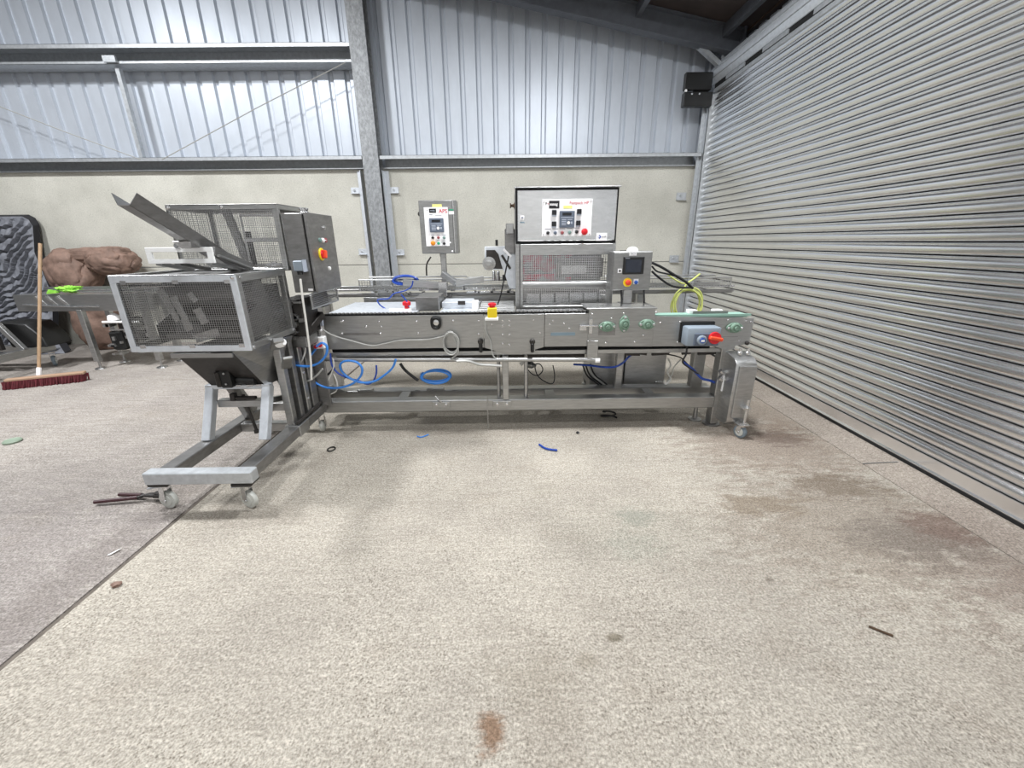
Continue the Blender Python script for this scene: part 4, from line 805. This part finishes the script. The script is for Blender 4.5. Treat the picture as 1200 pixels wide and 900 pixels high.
MB().lathe((-1.36,3.0,1.685),(0,0,1),[(0,0.03),(0.012,0.03),(0.02,0.022),(0.035,0.03),(0.04,0.02)],14).build('top_fitting',steelb,ht)
sf=frame('skirt_frame',steel,ht,'x',2.84,3.30,1.07,1.18,-1.345,0.012,0.01); MB().mesh((-1.34,2.85,1.08),(0,0.44,0),(0,0,0.09),30,7,0.0012).build('woven_wire',steel,sf,kind='stuff')
box('cabinet_support',dkmetal,ht,-1.40,-1.34,3.02,3.12,1.06,1.185,0.004)
box('drive_housing',dkmetal,ht,-1.56,-1.42,2.86,3.10,0.88,1.14,0.006); box('drive_housing',steeld,ht,-1.56,-1.43,2.86,3.05,0.80,0.88,0.006)
b=MB()
for i in range(34):
    x_,z_=random.uniform(-1.56,-1.42),random.uniform(0.86,1.15); b.box(x_,x_+random.uniform(.01,.05),2.835,2.865,z_,z_+random.uniform(.008,.03))
b.build('drive_fittings',steeld,ht,kind='stuff')
MB().bar((-1.47,2.88,0.86),(-1.40,3.10,1.0),0.05,0.05).build('drive_arm',dkmetal,ht,0.004)
vb=MB().box(-1.475,-1.39,3.04,3.10,0.745,0.835).build('valve_block',white,ht,0.006); MB().lathe((-1.42,3.04,0.775),(0,-1,0),[(0,0.016),(0.012,0.016)],12).build('valve_button',red,vb); MB().lathe((-1.45,3.04,0.765),(0,-1,0),[(0,0.014),(0.02,0.014)],12).build('valve_button',red,vb); MB().lathe((-1.455,3.04,0.80),(0,-1,0),[(0,0.012),(0.02,0.012)],12).build('hose_port',black,vb)
box('sensor_box',keyl,cv,-1.465,-1.42,3.14,3.19,0.90,0.96,0.004); MB().lathe((-1.455,3.16,0.885),(0,-0.6,-0.8),[(0,0.018),(0.03,0.018)],12).build('cable_gland',offw,cv)
for (p,r_,m_) in (([(-1.342,2.750,1.283),(-1.350,2.750,1.146),(-1.353,2.750,1.034),(-1.359,2.750,0.900),(-1.367,2.750,0.751),(-1.387,2.750,0.596)],0.007,hose_w),([(-1.569,2.900,0.888),(-1.614,2.900,0.776),(-1.620,2.900,0.680),(-1.605,2.900,0.595),(-1.560,2.900,0.534)],0.006,hose_g),([(-1.555,2.900,0.863),(-1.541,2.900,0.775),(-1.546,2.900,0.646)],0.005,hose_y),([(-1.477,2.900,0.825),(-1.467,2.900,0.774),(-1.497,2.900,0.711),(-1.539,2.900,0.646)],0.005,hose_w)):
    cable('hanging_cable',m_,p,r_,parent=ht)

# ------------------------------------------------------------------ loose hoses and cables (each lifts away)
def hose(name,m,p,r,label,group=None,cat='hose'): return cable(name,m,p,r,label,cat,group)
hose('air_hose',hose_b,[(-1.685,2.850,0.746),(-1.628,2.850,0.701),(-1.541,2.850,0.674),(-1.438,2.850,0.666),(-1.361,2.850,0.691),(-1.303,2.850,0.747),(-1.287,2.850,0.809),(-1.319,2.850,0.835),(-1.360,2.850,0.810)],0.0085,'light blue air hose sagging from the cage corner to the white valve block')
hose('air_hose',hose_b,[(-1.462,3.060,0.746),(-1.534,3.060,0.666),(-1.562,3.060,0.578),(-1.532,3.060,0.487),(-1.441,3.060,0.429),(-1.321,3.060,0.427),(-1.222,3.060,0.461),(-1.154,3.060,0.523),(-1.139,3.060,0.586),(-1.179,3.060,0.634),(-1.256,3.060,0.642),(-1.300,3.060,0.616),(-1.300,3.060,0.567),(-1.255,3.060,0.511),(-1.168,3.060,0.467),(-1.060,3.060,0.473),(-0.975,3.060,0.521),(-0.902,3.060,0.583),(-0.869,3.060,0.651)],0.009,'long blue air hose looping twice below the left end of the conveyor side panel')
hose('air_hose',hose_d,[(-1.383,3.100,0.694),(-1.384,3.100,0.598),(-1.347,3.100,0.534),(-1.273,3.100,0.491),(-1.195,3.100,0.468),(-1.131,3.100,0.439),(-1.081,3.100,0.460),(-1.047,3.100,0.523),(-1.038,3.100,0.593)],0.007,'dark blue thin hose bending under the conveyor beside the looped light blue one')
hose('electric_cable',hose_g,[(-1.421,3.120,0.878),(-1.350,3.120,0.831),(-1.225,3.120,0.789),(-1.066,3.120,0.746),(-0.965,3.120,0.759),(-0.831,3.120,0.784),(-0.633,3.120,0.788),(-0.499,3.120,0.813),(-0.452,3.120,0.826)],0.006,'grey cable drooping along the face of the conveyor side panel',cat='cable')
c_=[(-0.448,3.110,0.761)][0]
hose('cable_coil',hose_g,coil(c_,0.058,0.082,3,0.10,ph=1.2)+[(-0.391,3.100,0.695),(-0.441,3.100,0.641),(-0.409,3.100,0.620)],0.0055,'small grey cable coil hung on the middle of the conveyor side panel',cat='cable')
hose('braided_cable',braid,[(-0.408,3.090,0.622),(-0.321,3.090,0.621),(-0.229,3.090,0.592),(-0.136,3.090,0.584),(-0.056,3.090,0.576)],0.011,'silver braided cable lying along the tube rail under the conveyor',cat='cable')
hose('electric_cable',hose_g,[(-0.173,3.130,0.946),(-0.170,3.130,0.847),(-0.139,3.130,0.766),(-0.128,3.130,0.663),(-0.089,3.130,0.614)],0.005,'grey cable hanging down the left edge of the middle conveyor plate',cat='cable')
c_=[(-0.613,3.250,0.447)][0]
hose('hose_coil',hose_b,coil(c_,0.118,0.055,3.3,0.10,ph=2.4,tilt=0.05),0.0085,'flat blue air hose coil hanging under the middle of the conveyor')
hose('hose_end',hose_k,[(-0.750,3.220,0.422),(-0.802,3.220,0.467),(-0.853,3.220,0.519),(-0.883,3.220,0.570)],0.012,'black hose end joined to the flat blue coil under the conveyor')
hose('electric_cable',hose_w,[(-1.360,3.080,0.659),(-1.364,3.080,0.590),(-1.420,3.080,0.485),(-1.466,3.080,0.407),(-1.439,3.080,0.364),(-1.374,3.080,0.392),(-1.357,3.080,0.463),(-1.373,3.080,0.534)],0.005,'thin white cable loop dangling in front of the left end of the frame',cat='cable')
hose('electric_cable',hose_k,[(-1.527,3.120,0.473),(-1.447,3.120,0.508),(-1.376,3.120,0.571)],0.009,'short thick black cable crossing the blue loops at the left end',cat='cable')
hose('electric_cable',hose_g,[(-1.667,2.950,0.566),(-1.586,2.950,0.518),(-1.508,2.950,0.523),(-1.444,2.950,0.563),(-1.391,2.950,0.616)],0.007,'pale grey cable looping between trolley column and blue hoses',cat='cable')
hose('electric_cable',hose_k,[(0.139,3.420,0.482),(0.191,3.420,0.412),(0.251,3.420,0.387),(0.295,3.420,0.434),(0.272,3.420,0.488),(0.227,3.420,0.481),(0.251,3.420,0.387),(0.327,3.420,0.323),(0.387,3.420,0.314),(0.400,3.420,0.385),(0.383,3.420,0.479)],0.005,'thin black cable drooping in loops right of the centre post',cat='cable')
hose('electric_cable',hose_d,[(0.541,3.300,0.520),(0.671,3.300,0.511),(0.779,3.300,0.495),(0.887,3.300,0.493),(0.956,3.300,0.529),(1.009,3.300,0.588),(1.077,3.300,0.624)],0.009,'blue and black cable run slung under the drive block',cat='cable')
for i,(m_,dx) in enumerate(((hose_k,0),(hose_k,3),(hose_g,6),(hose_k,8))):
    pts=[[(0.649,3.450,0.467)][0],[(0.691,3.450,0.372)][0],[(0.777,3.480,0.296)][0],[(0.863,3.500,0.223)][0]]
    pts=[(p[0]+dx*0.008,p[1],p[2]+0.003*i) for p in pts]
    hose('electric_cable',m_,pts,0.008,('leftmost black cable of the bundle running down beside the lower cabinet','second black cable of the bundle beside the lower cabinet','grey cable of the bundle running down beside the lower cabinet','rightmost black cable of the bundle beside the lower cabinet')[i],'cables beside the lower cabinet','cable')
hose('air_hose',hose_d,[(1.414,3.200,0.560),(1.507,3.200,0.493),(1.587,3.200,0.418),(1.662,3.200,0.395),(1.737,3.200,0.364)],0.011,'dark blue hose slanting to the brass fittings at the right end legs')
hose('electric_cable',hose_k,[(1.396,3.120,0.715),(1.398,3.120,0.646),(1.379,3.120,0.583),(1.425,3.120,0.540),(1.515,3.120,0.482)],0.007,'black cable dropping from the grey isolator box',cat='cable')
hose('electric_cable',hose_k,[(1.140,3.300,0.630),(1.271,3.300,0.607),(1.417,3.300,0.575),(1.480,3.300,0.530),(1.605,3.300,0.408)],0.006,'black cable slung under the end panel towards the dark blue hose',cat='cable')
hose('electric_cable',hose_w,[(1.393,3.450,0.519),(1.423,3.450,0.456),(1.400,3.450,0.394),(1.438,3.450,0.330),(1.398,3.450,0.282),(1.379,3.450,0.314)],0.008,'white cable bunched beside the right edge of the lower cabinet',cat='cable')
hose('electric_cable',hose_w,[(1.520,3.480,0.501),(1.468,3.480,0.431),(1.454,3.480,0.352),(1.416,3.480,0.288)],0.006,'thinner white cable curving away from the lower cabinet edge',cat='cable')
ft=thing('pipe_fitting',(1.75,3.15,0.44),'white and grey air fittings joined on the right end leg','fitting')
for (x,z) in ((1.70,0.50),(1.735,0.46),(1.70,0.44)): MB().lathe((x,3.14,z),(0.6,0,-0.5),[(0,0.018),(0.03,0.018),(0.035,0.012),(0.05,0.012)],10).build('elbow',steelb if x<1.72 else offw,ft)
MB().bar((1.74,3.13,0.46),(1.735,3.13,0.33),0.014,0.014).build('white_pipe',white,ft)
vl=MB(); vl.lathe((0.16,3.42,0.49),(0.8,-0.5,0),[(0,0.03),(0.05,0.03),(0.055,0.018),(0.08,0.018)],12); vl.bar((0.10,3.42,0.49),(0.18,3.42,0.56),0.03,0.03); vl.build('air_valve',steel,None,label='small round steel air valve hanging below the conveyor right of the centre post',cat='valve')
# rear cables
for i,p in enumerate(([(1.271,3.750,1.308),(1.358,3.750,1.271),(1.479,3.750,1.204),(1.586,3.750,1.144),(1.663,3.750,1.083)],[(1.278,3.750,1.236),(1.344,3.750,1.183),(1.451,3.750,1.115),(1.546,3.750,1.092),(1.646,3.750,1.091)],[(1.274,3.750,1.279),(1.324,3.750,1.235),(1.417,3.750,1.212),(1.520,3.750,1.182),(1.612,3.750,1.121)])):
    hose('electric_cable',hose_k,p,0.012-0.002*i,('uppermost black cable sagging from behind the touch panel to the shutter guide','lowest black cable curving deep behind the touch panel','short middle black cable behind the touch panel')[i],cat='cable')
c_=[(1.713,3.950,0.917)][0]
hose('cable_coil',hose_y,[(p[0],p[1],p[2]) for p in coil(c_,0.135,0.145,4,0.12,ph=1.9)]+[(1.676,3.950,0.950),(1.675,3.950,1.085),(1.711,3.950,1.124),(1.755,3.950,1.155),(1.798,3.950,1.193)][1:]+[(1.736,3.900,1.190),(1.689,3.900,1.129),(1.627,3.900,1.114),(1.543,3.900,1.154),(1.483,3.900,1.193)][1:],0.0075,'yellow green earth cable coil hanging at the end of the rear conveyor',cat='cable')
c_=[(-0.975,4.000,1.165)][0]
hose('hose_coil',hose_d,coil(c_,0.11,0.035,3,0.12,ph=0.4),0.010,'blue hose coil lying on the rear wire guard by the steel column')
hose('air_hose',hose_d,[(-1.049,3.550,0.963),(-1.096,3.550,1.000),(-1.106,3.550,1.043),(-1.018,3.550,1.049),(-0.963,3.550,1.092),(-0.874,3.550,1.112),(-0.814,3.550,1.146),(-0.795,3.550,1.195)],0.006,'thin blue hose rising from the red fitting on the bed to the rear guard')
hose('air_hose',hose_d,[(-0.868,3.400,1.101),(-0.831,3.400,1.053),(-0.814,3.400,1.004)],0.006,'short thin blue hose lying across the dark drive cover')

# ------------------------------------------------------------------ left background: table, broom, cloth, rocks, frame
lt=thing('side_table_conveyor',(-5.1,5.3,0),'plain stainless conveyor table on thin legs behind the left side of the cage','table')
box('table_side',steelx,lt,-6.02,-4.35,5.13,5.15,0.74,0.945,0.003); box('table_side',steelx,lt,-6.02,-4.35,5.52,5.54,0.74,1.0,0.003)
box('table_top',steelb,lt,-6.0,-4.37,5.15,5.52,0.93,0.945); box('side_rail',steelb,lt,-5.5,-4.35,5.16,5.18,0.975,0.995,0.003)
for (xx,yy) in ((-5.27,5.14),(-5.24,5.46),(-4.5,5.16),(-4.5,5.5)):
    box('leg',steel,lt,xx-0.032,xx+0.032,yy-0.03,yy+0.03,0.10,0.76,0.004); MB().lathe((xx,yy,0),(0,0,1),[(0,0.06),(0.012,0.055),(0.022,0.014),(0.11,0.012)],14).build('foot',steel,lt)
box('leg_rail',steel,lt,-5.27,-4.5,5.44,5.48,0.30,0.35,0.003); box('drive_box',dkmetal,lt,-4.98,-4.72,5.25,5.45,0.34,0.62,0.006); box('drive_box',black,lt,-5.12,-4.95,5.22,5.40,0.22,0.46,0.02)
MB().tube([(-5.9,5.11,0.83),(-5.3,5.11,0.80),(-5.0,5.11,0.80)],0.012,8).build('stay_bar',steelb,lt); MB().tube([(-5.05,5.14,0.60),(-4.6,5.14,0.60)],0.015,8).build('stay_bar',white,lt); MB().tube([(-5.0,5.14,0.50),(-4.6,5.14,0.505)],0.009,8).build('stay_bar',steelb,lt)
for k_ in range(3): MB().bar((-5.75+k_*0.13,5.12,0.92),(-5.6+k_*0.13,5.14,0.76),0.03,0.01,(0,1,0)).build('inclined_strap',steel,lt)
MB().lathe((-4.95,5.2,0.62),(0,0,1),[(0,0.07),(0.05,0.06),(0.08,0.02)],14).build('pump_dome',offw,lt)
b=MB()
for i in range(26):
    x_,z_=random.uniform(-5.15,-4.6),random.uniform(0.15,0.6); b.box(x_,x_+random.uniform(.02,.08),5.2,5.3,z_,z_+random.uniform(.015,.05))
b.build('small_fittings',steel,lt,kind='stuff')
# cloth over the table edge
def blob(c,sx,sy,sz,seed,amp=0.25,sub=3,freq=2.2):
    bm=bmesh.new(); bmesh.ops.create_icosphere(bm,subdivisions=sub,radius=1)
    V=[];
    for v in bm.verts:
        p=v.co.normalized(); n_=noise.fractal(p*freq+Vector((seed,seed*1.7,0)),0.8,2.0,5)
        q_=p*(1+amp*n_); V.append((c[0]+q_.x*sx,c[1]+q_.y*sy,c[2]+q_.z*sz))
    F=[tuple(x.index for x in f.verts) for f in bm.faces]; bm.free(); m_=MB(); m_.add(V,F); return m_
gl=blob((-5.37,5.20,1.0),0.13,0.07,0.035,3,0.6,4,2.0); 
for k_ in range(3): gl.bar((-5.46-0.02*k_,5.13+0.03*k_,0.972),(-5.57-0.02*k_,5.12+0.03*k_,0.965+0.012*k_),0.028,0.02)
gl.build('work_gloves',gloveg,None,label='crumpled bright lime green cloth gloves on the left table end',cat='gloves')
# broom leaning back against the table
br=thing('yard_broom',(-5.35,4.5,0),'wide yard broom with dark red bristles, wooden handle leaning on the table','broom')
h0,h1=Vector((-5.40,4.55,0.10)),Vector((-5.40,5.08,1.53))
MB().tube([h0,h1],0.016,10).build('handle',wood,br); MB().tube([h0-(h1-h0).normalized()*0.02,h0+(h1-h0).normalized()*0.09],0.022,10).build('handle_socket',offw,br)
p0,p1=Vector((-5.60,4.36,0)),Vector((-4.98,4.63,0))
MB().bar(p0+Vector((0,0.03,0.095)),p1+Vector((0,0.03,0.095)),0.075,0.03).build('broom_head',broomw,br,0.006)
b=MB()
for i in range(60):
    for j_ in range(4):
        t=i/59; p=p0.lerp(p1,t)+Vector((0,-0.01+j_*0.022,0.085)); e=p+Vector((random.uniform(-.012,.012),random.uniform(-.03,.0)-0.012,-0.083)); b.bar(p,e,0.011,0.014)
b.build('bristles',bris,br,kind='stuff')
blob((-5.74,4.25,0.05),0.11,0.10,0.05,9,0.5,3).build('crumpled_bag',bagb,None,label='crumpled blue plastic beside the left end of the broom head',cat='bag')
# leaning blue-grey rock panel: one closed slab, strata on its face
NX,NZ=150,190
EDGE=[(0.0,-6.56),(0.14,-6.74),(0.42,-6.72),(0.74,-6.90),(0.93,-6.86),(0.975,-6.90),(1.0,-6.99)]
def edge_x(v):
    for (v0,x0_),(v1,x1_) in zip(EDGE,EDGE[1:]):
        if v<=v1: return x0_+(x1_-x0_)*(v-v0)/(v1-v0)
    return EDGE[-1][1]
V=[];F=[]; bk=Vector((0,0.10,0.03)); nn=Vector((0,-0.96,0.27))
for j_ in range(NZ+1):
    for i in range(NX+1):
        u,v=i/NX,j_/NZ
        p=Vector((-7.95+(edge_x(v)+7.95)*u,5.86+0.60*v+0.05*math.sin(v*3.1)+0.10*u*u*(1-v),1.91*v))
        wv=noise.fractal(Vector((u*1.6+v*0.9,v*1.8-u*0.5,1.3)),1.0,2.0,3)
        s_=(u*0.75-v*1.15)*15+wv*2.4+0.45*noise.noise(Vector((u*9,v*9,2)))+0.22*noise.noise(Vector((u*24,v*20,5)))+0.9*math.sin(v*6+u*4); fr_=s_-math.floor(s_)
        hgt=0.045*fr_-0.060*max(0,1-fr_*3.5)*(0.7+0.3*math.sin(u*11+v*9))+0.010*noise.fractal(Vector((u*16,v*14,4)),0.8,2.0,4)
        edge=min(1,min(u,1-u,1-v)*16); V.append(p+nn*hgt*edge)
for j_ in range(NZ):
    for i in range(NX): a_=j_*(NX+1)+i; F.append((a_,a_+1,a_+NX+2,a_+NX+1))
rk=MB(); rk.add(V,F); rp=thing('rock_panel',(-7.2,6.1,0),'tall dark blue grey sculpted rock panel leaning on the left wall','rock panel'); rk.build('rock_face',rockg,rp,fix=False)
per=[j_*(NX+1)+NX for j_ in range(NZ+1)]+[NZ*(NX+1)+i for i in range(NX-1,-1,-1)]+[j_*(NX+1) for j_ in range(NZ-1,-1,-1)]
bv=[V[k_] for k_ in per]; n_=len(bv); bkv=[p+bk for p in bv]
MB().add(bv+bkv,[(k_,(k_+1)%n_,n_+(k_+1)%n_,n_+k_) for k_ in range(n_-1)]+[tuple(range(n_,2*n_))]).build('panel_back',rockbase,rp)
def rock(c,sx,sy,sz,seed,amp,freq,zmin=None,box_=0.75,sub=5):
    bm=bmesh.new(); bmesh.ops.create_icosphere(bm,subdivisions=sub,radius=1); V=[]
    for v in bm.verts:
        p=v.co.normalized(); q_=Vector([math.copysign(abs(t)**box_,t) for t in p])
        n_=noise.fractal(p*freq+Vector((seed,seed*1.7,seed*0.3)),1.1,2.0,4); rid=abs(noise.noise(p*freq*1.6+Vector((seed*2.0,3,1))))
        q_=q_*(1+amp*n_-amp*0.9*max(0,0.18-rid)*3)
        x_,y_,z_=c[0]+q_.x*sx,c[1]+q_.y*sy,c[2]+q_.z*sz
        V.append((x_,min(y_,6.57),z_ if zmin is None else max(z_,zmin)))
    F=[tuple(x.index for x in f.verts) for f in bm.faces]; bm.free(); m_=MB(); m_.add(V,F); return m_
b1=thing('brown_boulder',(-5.95,6.2,0),'large red brown artificial boulder with an overhanging ledge, between rock panel and table','rock')
rock((-6.30,6.24,1.13),0.32,0.26,0.34,21,0.14,1.1,box_=0.9).build('upper_mass',rockb,b1)
rock((-5.70,6.24,1.29),0.33,0.24,0.20,5,0.13,1.1,box_=0.85).build('overhanging_head',rockb,b1)
rock((-6.02,6.30,1.36),0.36,0.20,0.12,15,0.12,1.2).build('ledge',rockb,b1)
rock((-6.22,6.28,0.42),0.30,0.24,0.55,33,0.14,1.0,0.0,box_=0.9).build('foot_mass',rockb,b1)
# low grey machine frame at the left edge
lf=thing('low_machine_frame',(-6.0,5.0,0),'low stainless machine frame with a black box, cut by the left edge','frame')
MB().bar((-6.0,4.55,0.255),(-6.02,5.35,0.255),0.09,0.09).build('frame_beam',steel,lf,0.004)
MB().bar((-6.95,4.62,0.255),(-6.0,4.62,0.255),0.08,0.08).build('frame_beam',steel,lf,0.004); MB().bar((-6.95,5.25,0.255),(-6.0,5.25,0.255),0.08,0.08).build('frame_beam',steel,lf,0.004)
MB().bar((-6.18,5.0,0.62),(-5.98,5.0,0.29),0.06,0.05,(0,1,0)).build('inclined_post',steel,lf,0.004)
MB().prism([(-6.22,0.305),(-5.78,0.305),(-5.80,0.42),(-5.95,0.60),(-6.30,0.62)],'y',5.08,5.40).build('black_box',black,lf,0.01)
box('frame_panel',dkmetal,lf,-6.95,-6.2,4.95,5.0,0.3,0.66,0.004)
for (x_,y_) in ((-6.0,4.60),(-6.01,5.3),(-6.9,4.62),(-6.9,5.25)): castor(lf,x_,y_,0.07,0.035,40,hgt=0.19)
# ------------------------------------------------------------------ things on the floor
bc=thing('bolt_cutters',(-2.25,2.17,0),'long handled bolt cutters with dark red grips under the left front castor','cutters')
for (a_,b_,m_) in (((-2.54,2.16,0.022),(-2.30,2.19,0.03),redgrip),((-2.46,2.24,0.02),(-2.30,2.22,0.028),redgrip)): MB().tube([a_,b_],0.012,8).build('handle',m_,bc)
MB().tube(smooth([(-2.30,2.19,0.03),(-2.24,2.21,0.04),(-2.18,2.20,0.045)]),0.010,8).build('handle_shank',dkmetal,bc); MB().tube(smooth([(-2.30,2.22,0.028),(-2.25,2.20,0.035),(-2.18,2.19,0.04)]),0.010,8).build('handle_shank',dkmetal,bc)
b=MB(); b.bar((-2.19,2.195,0.045),(-2.10,2.185,0.05),0.05,0.022); b.lathe((-2.17,2.195,0.03),(0,0,1),[(0,0.022),(0.035,0.022)],12); b.build('jaws',dkmetal,bc,0.003)
def small(name,m,pts,r,label,cat): return MB().tube(smooth(pts,5),r,7).build(name,m,None,label=label,cat=cat,fix=False)
small('hose_offcut',hose_d,[(x,y,0.009) for x,y,z in [(0.228,2.854,0.000),(0.275,2.784,0.000),(0.356,2.755,0.000)]],0.0085,'short blue hose offcut lying on bare floor before the conveyor','offcut')
small('hose_offcut',hose_b,[(x,y,0.006) for x,y,z in [(-0.755,3.033,0.000),(-0.717,3.016,0.000),(-0.669,3.061,0.000)]],0.005,'tiny light blue hose scrap on the floor below the frame beam','offcut')
small('steel_rod',rusty,[(x,y,0.005) for x,y,z in [(1.452,1.240,0.000),(1.477,1.220,0.000),(1.511,1.196,0.000)]],0.005,'thin rusty rod on the open floor at lower right','rod')
small('floor_strip_wire',steel,[(x,y,0.005) for x,y,z in [(2.469,2.506,0.000),(2.591,2.514,0.000),(2.731,2.522,0.000)]],0.004,'thin pale wire on the floor touching the shutter threshold','wire')
c_=[(-1.372,2.833,0.000)][0]; MB().tube([(c_[0]+0.028*math.cos(a_*0.5236),c_[1]+0.034*math.sin(a_*0.5236),0.006) for a_ in range(12)],0.005,6,True).build('rubber_ring',black,None,label='small black rubber ring on the floor right of the trolley',cat='ring',fix=False)
c_=[(-4.039,3.043,0.000)][0]; t_=MB().lathe((c_[0],c_[1],0),(0,0,1),[(0,0.055),(0.012,0.058),(0.02,0.05),(0.014,0.035)],18); t_.build('tape_roll',mat('faded_green_plastic','#8b9a88',0.5),None,label='flat faded green ring on the floor at far left',cat='ring')
c_=[(-2.059,1.741,0.000)][0]; MB().sheet((c_[0]-0.01,c_[1]-0.02,0.003),(c_[0]+0.006,c_[1]-0.02,0.004),(c_[0]+0.03,c_[1]+0.02,0.010),(c_[0]+0.016,c_[1]+0.022,0.004),0.0015).build('paper_scrap',white,None,label='curled white paper scrap on the grey slab left of the joint',cat='scrap')
c_=[(-1.845,1.524,0.000)][0]; blob((c_[0],c_[1],0.008),0.022,0.018,0.012,4,0.5,2).build('stone_chip',rockb,None,label='small stone chip beside the floor joint at lower left',cat='stone')
c_=[(0.559,3.054,0.000)][0]; blob((c_[0],c_[1],0.008),0.014,0.012,0.010,6,0.5,2).build('dark_nut',black,None,label='tiny dark nut on the floor before the conveyor middle',cat='nut')
c_=[(0.876,3.330,0.019)][0]; MB().tube(smooth([(c_[0]+0.075*math.cos(k_*0.6)*(1-0.02*k_),c_[1]+0.03*math.sin(k_*0.6),0.012+0.004*k_) for k_ in range(18)],4),0.008,6).build('cable_loop',black,None,label='small black cable loop lying on the floor under the frame beam',cat='cable',fix=False)
